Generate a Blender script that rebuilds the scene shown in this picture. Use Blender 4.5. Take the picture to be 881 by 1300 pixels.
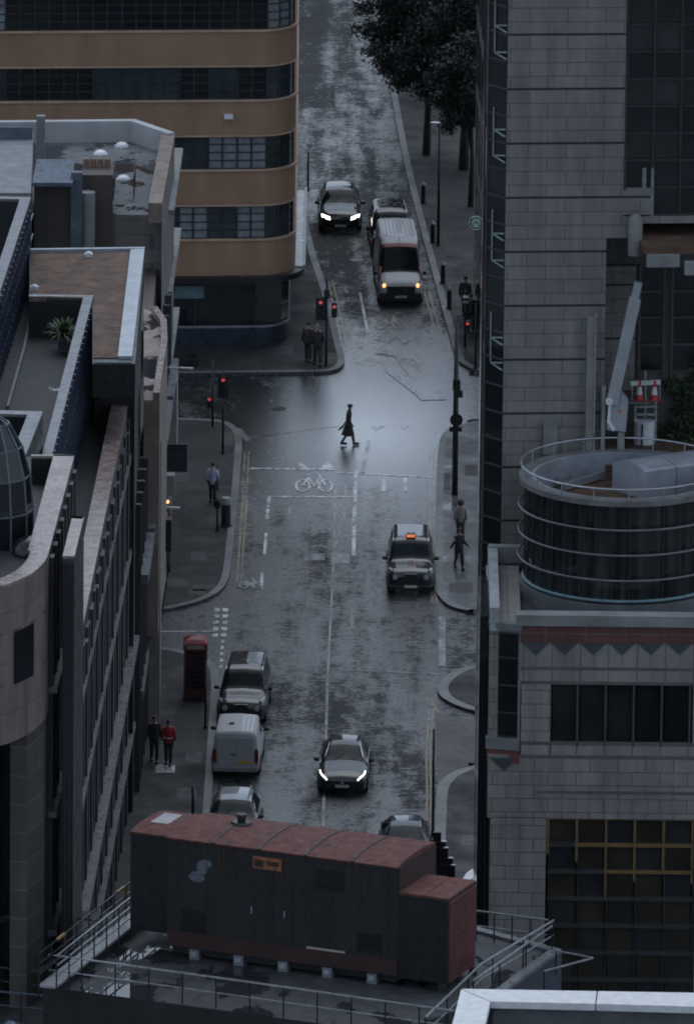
import bpy, math, random
from mathutils import Matrix, Vector
R = math.radians
random.seed(7)
S = bpy.context.scene
for o in list(bpy.data.objects): bpy.data.objects.remove(o)
# ------------------------------------------------------------------ camera
H, FPX, PITCH, ROLL = 126.5, 15000.0, R(15.0), R(0.6)
RM = (Matrix.Rotation(R(90) - PITCH, 4, 'X') @ Matrix.Rotation(ROLL, 4, 'Z'))
cam = bpy.data.cameras.new('camera'); co = bpy.data.objects.new('camera', cam); S.collection.objects.link(co)
co.matrix_world = Matrix.Translation((0, 0, H)) @ RM
cam.sensor_fit = 'VERTICAL'; cam.sensor_height = 36; cam.sensor_width = 36; cam.lens = 36 * FPX / 1300
cam.clip_start = 1; cam.clip_end = 9000
S.camera = co
# ------------------------------------------------------------------ light
SUN_EL, SUN_AZ = 68.0, 8.0
w = bpy.data.worlds.new('World'); S.world = w; w.use_nodes = True
nt = w.node_tree; bg = nt.nodes['Background']
sky = nt.nodes.new('ShaderNodeTexSky'); sky.sky_type = 'NISHITA'; sky.sun_disc = False
sky.sun_elevation = R(SUN_EL); sky.sun_rotation = R(SUN_AZ); sky.air_density = 1.6; sky.dust_density = 1.6; sky.ozone_density = 5.0
mx = nt.nodes.new('ShaderNodeMix'); mx.data_type = 'RGBA'; mx.blend_type = 'MULTIPLY'; mx.inputs[0].default_value = 1
mx.inputs[7].default_value = (0.86, 0.98, 1.13, 1)
hs0 = nt.nodes.new('ShaderNodeHueSaturation'); hs0.inputs['Saturation'].default_value = 0.22; nt.links.new(sky.outputs[0], hs0.inputs['Color']); nt.links.new(hs0.outputs[0], mx.inputs[6]); nt.links.new(mx.outputs[2], bg.inputs[0]); bg.inputs[1].default_value = 0.14
sl = bpy.data.lights.new('sun', 'SUN'); so = bpy.data.objects.new('sun', sl); S.collection.objects.link(so)
sl.energy = 0.5; sl.angle = R(55); sl.color = (1.0, 0.96, 0.92)
sd = Vector((math.sin(R(SUN_AZ)) * math.cos(R(SUN_EL)), math.cos(R(SUN_AZ)) * math.cos(R(SUN_EL)), math.sin(R(SUN_EL))))
so.rotation_euler = sd.to_track_quat('Z', 'Y').to_euler()
S.view_settings.view_transform = 'Standard'; S.view_settings.look = 'None'
S.view_settings.exposure = 0.08; S.view_settings.gamma = 1.0; S.cycles.filter_width = 1.9

# ------------------------------------------------------------------ pixel helpers (photo pixel -> world point at a real height or distance)
def ray(px, py):
    return (RM @ Vector((px - 440.5, -(py - 650), -FPX, 0))).to_3d()
def G(px, py, z=0.0):
    d = ray(px, py); t = (z - H) / d.z
    return Vector((d.x * t, d.y * t, z))
def V(px, py, Y):
    d = ray(px, py); t = Y / d.y
    return Vector((d.x * t, Y, H + d.z * t))

# ------------------------------------------------------------------ mesh builder
ORG = {}
class MB:
    def __init__(s): s.v = []; s.f = []
    def add(s, vs, fs):
        n = len(s.v); s.v += [tuple(p) for p in vs]; s.f += [tuple(i + n for i in f) for f in fs]; return s
    def box(s, x0, x1, y0, y1, z0, z1):
        return s.prism([(x0, y0), (x1, y0), (x1, y1), (x0, y1)], z0, z1)
    def prism(s, pts, z0, z1):
        n = len(pts)
        a = sum(pts[i][0] * pts[(i + 1) % n][1] - pts[(i + 1) % n][0] * pts[i][1] for i in range(n))
        if a < 0: pts = list(pts)[::-1]
        vs = [(p[0], p[1], z0) for p in pts] + [(p[0], p[1], z1) for p in pts]
        fs = [tuple(range(n))[::-1], tuple(range(n, 2 * n))] + [(i, (i + 1) % n, n + (i + 1) % n, n + i) for i in range(n)]
        return s.add(vs, fs)
    def obox(s, o, a, b, a0, a1, b0, b1, z0, z1):   # box in a rotated plan frame
        P = [(o[0] + a[0] * i + b[0] * j, o[1] + a[1] * i + b[1] * j) for i, j in ((a0, b0), (a1, b0), (a1, b1), (a0, b1))]
        return s.prism(P, z0, z1)
    def wall(s, path, t, z0, z1, closed=False):     # strip of thickness t to the left of the path
        n = len(path); P = [Vector((p[0], p[1])) for p in path]; Q = []
        for i in range(n):
            if closed: a, b = P[i - 1], P[(i + 1) % n]
            else: a, b = P[max(i - 1, 0)], P[min(i + 1, n - 1)]
            d1 = (P[i] - a) if (i > 0 or closed) else (b - P[i]); d2 = (b - P[i]) if (i < n - 1 or closed) else (P[i] - a)
            d1.normalize(); d2.normalize()
            n1 = Vector((-d1.y, d1.x)); n2 = Vector((-d2.y, d2.x)); m = (n1 + n2)
            m = m / max(m.length_squared / 2, 0.5)
            Q.append(P[i] + m * t)
        m = n if closed else n - 1
        vs = []
        for i in range(n): vs += [(P[i].x, P[i].y, z0), (P[i].x, P[i].y, z1), (Q[i].x, Q[i].y, z1), (Q[i].x, Q[i].y, z0)]
        fs = []
        for i in range(m):
            j = (i + 1) % n
            for k in range(4):
                l = (k + 1) % 4
                fs.append((4 * i + k, 4 * j + k, 4 * j + l, 4 * i + l))
        if not closed: fs += [(0, 1, 2, 3), (4 * n - 1, 4 * n - 2, 4 * n - 3, 4 * n - 4)]
        return s.add(vs, fs)
    def tube(s, pts, r, n=8, cap=True):
        pts = [Vector(p) for p in pts]; m = len(pts)
        rs = r if isinstance(r, (list, tuple)) else [r] * m
        vs = []
        for i, p in enumerate(pts):
            d = (pts[min(i + 1, m - 1)] - pts[max(i - 1, 0)]).normalized()
            u = d.cross(Vector((0, 0, 1)) if abs(d.z) < .9 else Vector((1, 0, 0))).normalized(); w_ = d.cross(u)
            rr = rs[i] if isinstance(rs[i], (list, tuple)) else (rs[i], rs[i])
            for k in range(n):
                an = 2 * math.pi * k / n
                vs.append(p + u * math.cos(an) * rr[0] + w_ * math.sin(an) * rr[1])
        fs = [(i * n + k, i * n + (k + 1) % n, (i + 1) * n + (k + 1) % n, (i + 1) * n + k) for i in range(m - 1) for k in range(n)]
        if cap: fs += [tuple(range(n))[::-1], tuple(range((m - 1) * n, m * n))]
        return s.add(vs, fs)
    def bar(s, p, q, w=.05, h=None):
        h = h or w
        p = Vector(p); q = Vector(q); d = (q - p).normalized()
        u = d.cross(Vector((0, 0, 1)) if abs(d.z) < .95 else Vector((0, 1, 0))).normalized() * w / 2; t = d.cross(u).normalized() * h / 2
        vs = [p - u - t, p + u - t, p + u + t, p - u + t, q - u - t, q + u - t, q + u + t, q - u + t]
        return s.add(vs, [(3, 2, 1, 0), (4, 5, 6, 7), (0, 1, 5, 4), (1, 2, 6, 5), (2, 3, 7, 6), (3, 0, 4, 7)])
    def ell(s, c, rx, ry, rz, nu=12, nv=8, v0=0.0, v1=1.0):
        vs = []; fs = []
        for j in range(nv + 1):
            th = math.pi * (v0 + (v1 - v0) * j / nv)
            for i in range(nu):
                ph = 2 * math.pi * i / nu
                vs.append((c[0] + rx * math.sin(th) * math.cos(ph), c[1] + ry * math.sin(th) * math.sin(ph), c[2] + rz * math.cos(th)))
        for j in range(nv):
            for i in range(nu):
                fs.append((j * nu + i, (j + 1) * nu + i, (j + 1) * nu + (i + 1) % nu, j * nu + (i + 1) % nu))
        return s.add(vs, fs)
    def rings(s, rings, closed=True, cap=True):
        n = len(rings[0]); vs = [p for r_ in rings for p in r_]; fs = []
        for i in range(len(rings) - 1):
            for k in range(n if closed else n - 1):
                l = (k + 1) % n
                fs.append((i * n + k, i * n + l, (i + 1) * n + l, (i + 1) * n + k))
        if cap: fs += [tuple(range(n))[::-1], tuple(range((len(rings) - 1) * n, len(rings) * n))]
        return s.add(vs, fs)
    def build(s, name, m, parent=None, smooth=False, bevel=0, local=False):
        me = bpy.data.meshes.new(name)
        off = Vector((0, 0, 0))
        if parent is not None and not local: off = ORG.get(parent.name, Vector((0, 0, 0)))
        me.from_pydata([(p[0] - off.x, p[1] - off.y, p[2] - off.z) for p in s.v], [], s.f); me.update()
        if m: me.materials.append(m)
        if smooth: me.polygons.foreach_set('use_smooth', [True] * len(me.polygons))
        o = bpy.data.objects.new(name, me); S.collection.objects.link(o)
        if parent is not None: o.parent = parent
        ORG[o.name] = off
        if smooth == 'auto':
            md = o.modifiers.new('edge', 'EDGE_SPLIT'); md.split_angle = R(40)
        if bevel:
            md = o.modifiers.new('bevel', 'BEVEL'); md.width = bevel; md.segments = 2; md.limit_method = 'ANGLE'
        return o
def tag(o, label=None, cat=None, group=None, kind=None):
    if label: o['label'] = label
    if cat: o['category'] = cat
    if group: o['group'] = group
    if kind: o['kind'] = kind
    return o
def thing(name, loc, label, cat, group=None, rz=0):
    o = bpy.data.objects.new(name, None); S.collection.objects.link(o); o.empty_display_size = .3
    o.location = loc; o.rotation_euler = (0, 0, rz); ORG[o.name] = Vector(loc)
    return tag(o, label, cat, group)
def copy_thing(src, loc, rz=None, label=None, scale=None):
    c = src.copy(); S.collection.objects.link(c); c.location = loc
    if rz is not None: c.rotation_euler = (0, 0, rz)
    if label: c['label'] = label
    if scale: c.scale = (scale,) * 3
    def rec(a, b):
        for ch in a.children:
            d = ch.copy(); S.collection.objects.link(d); d.parent = b; rec(ch, d)
    rec(src, c)
    return c

# ------------------------------------------------------------------ materials
def N(t, ty, **k):
    n = t.nodes.new(ty)
    for a, b in k.items(): setattr(n, a, b)
    return n
def mathn(t, op, a, b=None, clamp=False):
    n = N(t, 'ShaderNodeMath', operation=op); n.use_clamp = clamp
    for i, x in enumerate((a, b)):
        if x is None: continue
        if isinstance(x, (int, float)): n.inputs[i].default_value = x
        else: t.links.new(x, n.inputs[i])
    return n.outputs[0]
def ramp(t, fac, lo, hi, a=0.0, b=1.0):
    n = N(t, 'ShaderNodeMapRange'); n.inputs[1].default_value = lo; n.inputs[2].default_value = hi
    n.inputs[3].default_value = a; n.inputs[4].default_value = b; t.links.new(fac, n.inputs[0]); return n.outputs[0]
def noise(t, vec, scale, detail=4, rough=.55, stretch=None):
    if stretch:
        m = N(t, 'ShaderNodeMapping'); m.inputs['Scale'].default_value = stretch; t.links.new(vec, m.inputs[0]); vec = m.outputs[0]
    n = N(t, 'ShaderNodeTexNoise'); n.inputs['Scale'].default_value = scale; n.inputs['Detail'].default_value = detail; n.inputs['Roughness'].default_value = rough
    t.links.new(vec, n.inputs['Vector']); return n.outputs['Fac']
def mixc(t, fac, a, b, blend='MIX'):
    n = N(t, 'ShaderNodeMix', data_type='RGBA', blend_type=blend)
    if isinstance(fac, (int, float)): n.inputs[0].default_value = fac
    else: t.links.new(fac, n.inputs[0])
    for i, x in ((6, a), (7, b)):
        if isinstance(x, tuple): n.inputs[i].default_value = x if len(x) == 4 else (*x, 1)
        else: t.links.new(x, n.inputs[i])
    return n.outputs[2]
def base_mat(name):
    m = bpy.data.materials.new(name); m.use_nodes = True; t = m.node_tree
    b = t.nodes['Principled BSDF']; g = N(t, 'ShaderNodeNewGeometry')
    return m, t, b, g.outputs['Position']
def bump(t, b, h, strength=.3, dist=.02):
    n = N(t, 'ShaderNodeBump'); n.inputs['Strength'].default_value = strength; n.inputs['Distance'].default_value = dist
    t.links.new(h, n.inputs['Height']); t.links.new(n.outputs[0], b.inputs['Normal'])
def mat(name, col, rough=.6, metal=0.0, var=.25, scale=1.5, bmp=0.0, coat=0, emit=None, es=0, stretch=None, rvar=.15, spec=.5):
    m, t, b, pos = base_mat(name)
    f = noise(t, pos, scale, 5, .6, stretch)
    c = mixc(t, ramp(t, f, .3, .7), tuple(x * (1 - var) for x in col), tuple(min(1, x * (1 + var)) for x in col))
    t.links.new(c, b.inputs['Base Color'])
    f2 = noise(t, pos, scale * 3.1, 3)
    t.links.new(ramp(t, f2, .3, .7, max(0.02, rough - rvar), min(1, rough + rvar)), b.inputs['Roughness'])
    b.inputs['Metallic'].default_value = metal; b.inputs['Coat Weight'].default_value = coat; b.inputs['Coat Roughness'].default_value = .05
    b.inputs['Specular IOR Level'].default_value = spec
    if emit: b.inputs['Emission Color'].default_value = (*emit, 1); b.inputs['Emission Strength'].default_value = es
    if bmp: bump(t, b, noise(t, pos, scale * 8, 4), bmp, .02)
    return m
def stone(name, col, bw, rh, ang=0.0, off=.5, thick=0, zoff=0.0, uoff=0.0, var=.12, rough=.55, joint=.018, jcol=(.13, .13, .13)):
    """ashlar blocks in the plane of the wall; ang = heading of the wall in plan; thick = period in metres of a deep joint"""
    m, t, b, pos = base_mat(name)
    sp = N(t, 'ShaderNodeSeparateXYZ'); t.links.new(pos, sp.inputs[0])
    u = mathn(t, 'ADD', mathn(t, 'MULTIPLY', sp.outputs[0], math.cos(ang)), mathn(t, 'MULTIPLY', sp.outputs[1], math.sin(ang)))
    u = mathn(t, 'ADD', u, uoff); z = mathn(t, 'ADD', sp.outputs[2], zoff)
    cb = N(t, 'ShaderNodeCombineXYZ'); t.links.new(u, cb.inputs[0]); t.links.new(z, cb.inputs[1])
    br = N(t, 'ShaderNodeTexBrick'); br.offset = off; t.links.new(cb.outputs[0], br.inputs['Vector'])
    br.inputs['Scale'].default_value = 1; br.inputs['Brick Width'].default_value = bw; br.inputs['Row Height'].default_value = rh
    br.inputs['Mortar Size'].default_value = joint; br.inputs['Mortar Smooth'].default_value = .1; br.inputs['Bias'].default_value = 0
    br.inputs['Color1'].default_value = (*[x * (1 - var) for x in col], 1); br.inputs['Color2'].default_value = (*[x * (1 + var) for x in col], 1)
    br.inputs['Mortar'].default_value = (*jcol, 1)
    f = noise(t, pos, .6, 5, .6); c = mixc(t, .55, br.outputs['Color'], mixc(t, ramp(t, f, .3, .7), (.55, .55, .56), (1, 1, 1)), 'MULTIPLY')
    st = noise(t, pos, 2.2, 4, .6, (1, 1, .12)); c = mixc(t, .6, c, mixc(t, ramp(t, st, .35, .65), (.55, .55, .56), (1, 1, 1)), 'MULTIPLY')
    h = br.outputs['Fac']
    if thick:
        fr = mathn(t, 'FRACT', mathn(t, 'DIVIDE', z, thick)); lt = mathn(t, 'LESS_THAN', fr, .075 / thick)
        c = mixc(t, lt, c, (.012, .013, .014)); h = mathn(t, 'MAXIMUM', h, lt)
    t.links.new(c, b.inputs['Base Color']); b.inputs['Roughness'].default_value = rough
    bump(t, b, mathn(t, 'SUBTRACT', 1.0, h), .6, .02)
    return m

def road_mat(name='wet_asphalt', col=(.010, .012, .015), wet=0.0, paint=None, wear=.5, bscale=1.0, r0=.16, r1=.62):
    m, t, b, pos = base_mat(name)
    big = noise(t, pos, .16, 4, .6, (1, .35, 1)); mid = noise(t, pos, 1.1, 6, .72, (1, .5, 1)); fine = noise(t, pos, 5, 6, .8)
    grit = noise(t, pos, 26, 3, .7)
    c = mixc(t, ramp(t, mid, .35, .65), tuple(x * .4 for x in col), tuple(x * 2.0 for x in col))
    c = mixc(t, .8, c, mixc(t, ramp(t, fine, .35, .65), (.35, .35, .35), (1.3, 1.3, 1.3)), 'MULTIPLY')
    c = mixc(t, mathn(t, 'MULTIPLY', ramp(t, grit, .6, .75), .3), c, tuple(min(1, x * 4) for x in col))
    if paint:
        k = mathn(t, 'ADD', mathn(t, 'MULTIPLY', fine, .6), mathn(t, 'MULTIPLY', mid, .6))
        c = mixc(t, ramp(t, k, wear - .06, wear + .1), c, paint)
    t.links.new(c, b.inputs['Base Color'])
    # the worn, polished middle of the crossroads holds a film of water; the rest of the carriageway is coarser
    cc = G(452, 548, 0); sp = N(t, 'ShaderNodeSeparateXYZ'); t.links.new(pos, sp.inputs[0])
    dx = mathn(t, 'DIVIDE', mathn(t, 'SUBTRACT', sp.outputs[0], cc.x), 7.0); dy = mathn(t, 'DIVIDE', mathn(t, 'SUBTRACT', sp.outputs[1], cc.y), 11.5)
    d2 = mathn(t, 'SQRT', mathn(t, 'ADD', mathn(t, 'MULTIPLY', dx, dx), mathn(t, 'MULTIPLY', dy, dy)))
    film = ramp(t, d2, .1, 1.8, .14, 0.0)
    tracks = noise(t, pos, .8, 3, .6, (1, .06, 1)); cracks = noise(t, pos, 2.6, 5, .7, (.5, 1.6, 1))
    wv = mathn(t, 'ADD', mathn(t, 'MULTIPLY', big, .26), mathn(t, 'MULTIPLY', mid, .30))
    wv = mathn(t, 'ADD', wv, mathn(t, 'MULTIPLY', fine, .34)); wv = mathn(t, 'ADD', wv, mathn(t, 'MULTIPLY', tracks, .22)); wv = mathn(t, 'ADD', wv, mathn(t, 'MULTIPLY', cracks, .18)); wv = mathn(t, 'SUBTRACT', wv, film)
    k = mathn(t, 'ADD', ramp(t, wv, .575 + wet, .715 + wet, 0, 1), ramp(t, sp.outputs[1], G(440, 430, 0).y, G(440, 330, 0).y, 0, .28), True)
    t.links.new(ramp(t, k, 0, 1, .07, r1 + .1), b.inputs['Roughness'])
    t.links.new(ramp(t, k, .1, .95, 1.0, .10), b.inputs['Specular IOR Level']); t.links.new(ramp(t, film, .0, .14, 1.5 if paint else 1.8, 2.0 if paint else 3.3), b.inputs['IOR'])
    hh = mathn(t, 'ADD', mathn(t, 'MULTIPLY', fine, .8), mathn(t, 'MULTIPLY', grit, .5))
    n = N(t, 'ShaderNodeBump'); n.inputs['Distance'].default_value = .03
    t.links.new(ramp(t, film, 0, .16, .7 * bscale, .38), n.inputs['Strength']); t.links.new(hh, n.inputs['Height']); t.links.new(n.outputs[0], b.inputs['Normal'])
    return m
def paving(name, col, bw, bh, rough=(.35, .75), ang=0.0):
    m, t, b, pos = base_mat(name)
    mp = N(t, 'ShaderNodeMapping'); mp.inputs['Rotation'].default_value = (0, 0, ang); t.links.new(pos, mp.inputs[0])
    br = N(t, 'ShaderNodeTexBrick'); t.links.new(mp.outputs[0], br.inputs['Vector']); br.inputs['Scale'].default_value = 1
    br.inputs['Brick Width'].default_value = bw; br.inputs['Row Height'].default_value = bh; br.inputs['Mortar Size'].default_value = .012
    br.inputs['Color1'].default_value = (*[x * .8 for x in col], 1); br.inputs['Color2'].default_value = (*[x * 1.2 for x in col], 1); br.inputs['Mortar'].default_value = (*[x * .35 for x in col], 1)
    f = noise(t, pos, .5, 6, .65); c = mixc(t, .7, br.outputs['Color'], mixc(t, ramp(t, f, .3, .7), (.5, .5, .5), (1, 1, 1)), 'MULTIPLY')
    sp = noise(t, pos, 9, 2); c = mixc(t, mathn(t, 'MULTIPLY', ramp(t, sp, .68, .72), .4), c, (.25, .25, .25))
    t.links.new(c, b.inputs['Base Color']); t.links.new(ramp(t, f, .35, .62, rough[0], rough[1]), b.inputs['Roughness'])
    bump(t, b, mathn(t, 'SUBTRACT', mathn(t, 'MULTIPLY', noise(t, pos, 5, 4), .4), br.outputs['Fac']), .4, .02)
    return m
def puddle_roof(name, col, dry=.6, lo=.56):
    m, t, b, pos = base_mat(name)
    f = noise(t, pos, .45, 6, .6, (1, .6, 1)); g2 = noise(t, pos, 2.2, 5)
    k = ramp(t, f, lo, lo + .03); c = mixc(t, ramp(t, g2, .3, .7), tuple(x * .6 for x in col), tuple(x * 1.4 for x in col))
    t.links.new(mixc(t, k, c, (.02, .022, .025)), b.inputs['Base Color'])
    t.links.new(mathn(t, 'MULTIPLY', ramp(t, k, 0, 1, dry, .02), ramp(t, g2, .2, .8, .8, 1.1)), b.inputs['Roughness'])
    n = N(t, 'ShaderNodeBump'); n.inputs['Distance'].default_value = .02
    t.links.new(ramp(t, k, 0, 1, .4, 0), n.inputs['Strength']); t.links.new(g2, n.inputs['Height']); t.links.new(n.outputs[0], b.inputs['Normal'])
    return m
def glass_mat(name, col=(.012, .015, .018), rough=.06, var=.5, scale=.5, spec=.5):
    return mat(name, col, rough, 0, var, scale, 0, rvar=.03, spec=spec)
def emit_mat(name, col, s):
    m, t, b, pos = base_mat(name); b.inputs['Base Color'].default_value = (.3, .3, .3, 1)
    b.inputs['Emission Color'].default_value = (*col, 1); b.inputs['Emission Strength'].default_value = s; return m

M = dict(
 road=road_mat(), paint=road_mat('worn_white_paint', paint=(.52, .53, .54), wear=.545, r0=.25), yellow=road_mat('worn_yellow_paint', paint=(.24, .20, .145), wear=.55, r0=.3),
 patch=road_mat('tarmac_repair', col=(.007, .008, .01), wet=-.03, r0=.3, r1=.6), oldpaint=road_mat('faded_paint', paint=(.30, .31, .32), wear=.58, r0=.25),
 pave=paving('paving_slabs', (.015, .0165, .0175), .75, .6, (.6, .95)), wetpave=paving('wet_paving_slabs', (.06, .063, .068), .75, .6, (.2, .6)), brickpave=paving('paving_setts', (.06, .056, .052), .22, .11, (.45, .75), .7),
 kerb=paving('granite_kerb', (.13, .135, .14), 1.1, 1.3, (.4, .7), .2), darkmetal=mat('dark_metal', (.018, .021, .025), .4, .3, .3), black=mat('black_paint', (.007, .008, .010), .4, 0, .1),
 greymetal=mat('grey_metal', (.28, .30, .33), .4, .5, .2), rail=mat('galvanised_rail', (.38, .41, .44), .38, .75, .25, 3),
 render_brown=mat('tan_rendered_wall', (.265, .165, .105), .8, 0, .2, .9, .1, stretch=(1, 1, .25)), brownrim=mat('tan_sill', (.40, .28, .20), .6, 0, .2), frame=mat('dark_window_frame', (.02, .025, .03), .4),
 glass=glass_mat('dark_glass'), glassblue=glass_mat('blue_tinted_glass', (.03, .042, .048), .1), blind=mat('window_blind', (.16, .18, .20), .5, 0, .3, 3), 
 concrete=mat('weathered_concrete', (.19, .197, .2), .7, 0, .3, .8, .2), whiteparapet=mat('painted_parapet', (.34, .35, .36), .6, 0, .18, .7, .15),
 coping=mat('wet_stone_coping', (.21, .165, .15), .3, 0, .5, 2.2, .15), greycoping=mat('grey_metal_coping', (.13, .135, .15), .38, .1, .2, 1),
 deck=puddle_roof('dark_roof_deck', (.022, .024, .028), .7, .66), brownroof=mat('brown_gravel_roof', (.085, .048, .032), .85, 0, .5, 1.2, .5), redroof=mat('red_painted_steel', (.10, .034, .028), .8, 0, .45, 2.2, .1),
 redside=mat('dark_red_panel', (.032, .014, .014), .6, 0, .2), blackpanel=mat('black_panel', (.012, .013, .015), .65, 0, .5, 1.6, .05, stretch=(1, 1, .2)),
 bluegrey=mat('blue_grey_sheet_metal', (.10, .13, .17), .4, .3, .25), wetroof=puddle_roof('wet_grey_roof', (.09, .095, .105), .5, .5), puddle=puddle_roof('puddled_roof_deck', (.035, .037, .042), .7, .52),
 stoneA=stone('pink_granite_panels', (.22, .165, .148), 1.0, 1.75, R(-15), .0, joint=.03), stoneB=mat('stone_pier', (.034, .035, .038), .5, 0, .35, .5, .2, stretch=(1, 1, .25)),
 white=mat('white_metal', (.60, .63, .66), .4), red=mat('red_paint', (.16, .02, .02), .4), amber=emit_mat('amber_lamp', (1, .33, .10), 3), redlamp=emit_mat('red_signal', (1, .06, .06), .4),
 head=emit_mat('headlight', (1, .93, .88), 4), foliage=None)
# ================================================================== ground, kerbs, markings
def smooth_path(pts, n=4):
    P = [Vector((p[0], p[1])) for p in pts]; out = []
    for i in range(len(P) - 1):
        a = P[max(i - 1, 0)]; b = P[i]; c = P[i + 1]; d = P[min(i + 2, len(P) - 1)]
        for k in range(n):
            t = k / n
            out.append(.5 * ((2 * b) + (c - a) * t + (2 * a - 5 * b + 4 * c - d) * t * t + (3 * b - a - 3 * c + d) * t ** 3))
    out.append(P[-1]); return out
g = MB(); g.add([(-3000, -600, 0), (3000, -600, 0), (3000, 6000, 0), (-3000, 6000, 0)], [(0, 1, 2, 3)])
tag(g.build('road', M['road']), kind='structure')
def pavement(px, extra, m, flip=False, kw=.3, sm=5, z=.12):
    """px = kerb line in photo pixels, extra = far corners closing the paved area"""
    path = smooth_path([G(x, y, 0) for x, y in px], sm)
    ex = [G(x, y, 0) for x, y in extra]
    pts = [(p.x, p.y) for p in path] + [(p.x, p.y) for p in ex]
    mb = MB(); mb.prism(pts, -.1, z); tag(mb.build('pavement', m), kind='structure')
    t = kw if not flip else -kw
    k = MB(); k.wall([(p.x, p.y) for p in path], t, -.05, z + .012)
    tag(k.build('kerb', M['kerb']), kind='structure')
pavement([(384, 180), (386, 230), (390, 280), (398, 315), (407, 345), (417, 375), (426, 410), (433, 440), (437, 455), (436, 465), (427, 472), (405, 475), (330, 476), (228, 477), (60, 478), (-160, 479)], [(-160, 250), (380, 180)], M['pave'], flip=True)
pavement([(-160, 533), (60, 533), (200, 534), (255, 535), (285, 538), (300, 546), (307, 560), (306, 590), (302, 640), (296, 700), (291, 735), (281, 752), (258, 765), (225, 774), (190, 779), (60, 790), (-160, 800)], [], M['pave'], flip=True)
pavement([(-160, 815), (100, 821), (200, 825), (240, 832), (264, 840), (275, 852), (278, 875), (275, 920), (272, 970), (267, 1040), (261, 1120), (252, 1260)], [(-160, 1260)], M['pave'], flip=True)
pavement([(462, -40), (478, 40), (492, 100), (503, 160), (514, 215), (530, 280), (546, 340), (561, 395), (572, 435), (579, 457), (590, 467), (606, 473), (640, 476), (1100, 482)], [(1100, -40)], M['pave'])
pavement([(1100, 530), (640, 535), (600, 539), (574, 546), (561, 556), (556, 575), (554, 620), (553, 690), (553, 745), (557, 760), (570, 772), (592, 778), (640, 781), (1100, 790)], [], M['wetpave'])
pavement([(1100, 838), (660, 843), (608, 847), (582, 853), (562, 865), (555, 877), (561, 889), (582, 900), (612, 908), (660, 914), (1100, 925)], [], M['pave'], kw=.42)
pavement([(1100, 965), (640, 970), (604, 975), (577, 983), (561, 994), (554, 1010), (552, 1050), (550, 1110), (548, 1260)], [(1100, 1260)], M['pave'], kw=.42)
ZS_ = [0]
def sheet(name, px, m, z=.004, kind='structure'):
    ZS_[0] += 1; z += ZS_[0] * .0001
    mb = MB(); P = [G(x, y, z) for x, y in px]; mb.add(P, [tuple(range(len(P)))])
    a = sum(P[i].x * P[(i + 1) % len(P)].y - P[(i + 1) % len(P)].x * P[i].y for i in range(len(P)))
    if a < 0: mb.f = [tuple(reversed(mb.f[0]))]
    return tag(mb.build(name, m), kind=kind)
sheet('crossing_setts', [(553, 905), (620, 918), (640, 968), (600, 973), (575, 981), (556, 993), (553, 960)], M['brickpave'])
sheet('side_road_edge', [(556, 784), (566, 784), (567, 846), (556, 846)], M['brickpave'])
for q in ([(480, 964), (505, 964), (506, 982), (480, 983)], [(380, 113), (424, 113), (425, 137), (381, 137)], [(380, 82), (418, 82), (419, 94), (380, 94)], [(379, 20), (400, 22), (412, 40), (402, 47), (378, 47)],
          [(524, 990), (552, 990), (552, 1002), (524, 1001)], [(345, 640), (372, 641), (371, 668), (344, 668)], [(482, 783), (504, 783), (504, 794), (482, 794)], [(430, 425), (446, 425), (446, 438), (432, 438)],
          [(466, 193), (474, 190), (478, 205), (470, 218), (464, 206)], [(455, 182), (467, 182), (472, 196), (462, 200)], [(392, 283), (412, 283), (415, 330), (394, 332)]):
    sheet('tarmac_patch', q, M['patch'], .004)
ZK_ = [0]
def line(px, wd, m=None, z=.008, name='road_marking'):
    ZK_[0] += 1; z += ZK_[0] * .0003
    P = [G(x, y, 0) for x, y in px]; mb = MB(); vs = []
    for i, p in enumerate(P):
        d = (P[min(i + 1, len(P) - 1)] - P[max(i - 1, 0)]).normalized(); n = Vector((-d.y, d.x, 0)) * wd / 2
        vs += [(p.x + n.x, p.y + n.y, z), (p.x - n.x, p.y - n.y, z)]
    mb.add(vs, [(2 * i, 2 * i + 1, 2 * i + 3, 2 * i + 2) for i in range(len(P) - 1)])
    return tag(mb.build(name, m or M['paint']), kind='structure')
Yw = M['yellow']
for dx in (0, -5): line([(316 + dx, 573), (313 + dx, 640), (306 + dx, 740)], .09, Yw, name='double_yellow_line')
for dx in (0, 5): line([(545 + dx, 577), (546 + dx, 660), (547 + dx, 745), (549 + dx, 765)], .08, Yw, name='double_yellow_line')
for dx in (0, 5): line([(545 + dx, 900), (541 + dx, 960), (542 + dx, 1000), (541 + dx, 1060)], .08, Yw, name='double_yellow_line')
for dx in (0, -5): line([(555, 858 - dx), (548 + dx, 868), (546 + dx, 880), (549 + dx, 893), (556, 904 + dx)], .08, Yw, name='double_yellow_line')
for dx in (0, 6): line([(416 + dx, 355), (425 + dx, 395), (434 + dx, 440)], .09, Yw, name='double_yellow_line')
for dx in (0, 6): line([(538 + dx, 370), (548 + dx, 405), (560 + dx, 445)], .09, Yw, name='double_yellow_line')
line([(288, 541), (303, 545), (315, 560)], .28, M['kerb'], .006, 'kerb')
line([(318, 595), (424, 596)], .26); line([(424, 600), (548, 606)], .16)
line([(342, 631), (449, 631)], .2); line([(342, 631), (339, 659)], .13); line([(452, 597), (450, 650), (449, 706)], .16)
line([(426, 600), (425, 650), (424, 700), (421, 760), (418, 820), (416, 860)], .09, M['oldpaint']); line([(416, 860), (413, 960), (410, 1050)], .11, M['oldpaint'])
line([(338, 677), (336, 704)], .12); line([(333, 728), (332, 748)], .12); line([(368, 645), (366, 662)], .12, M['oldpaint'])
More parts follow.
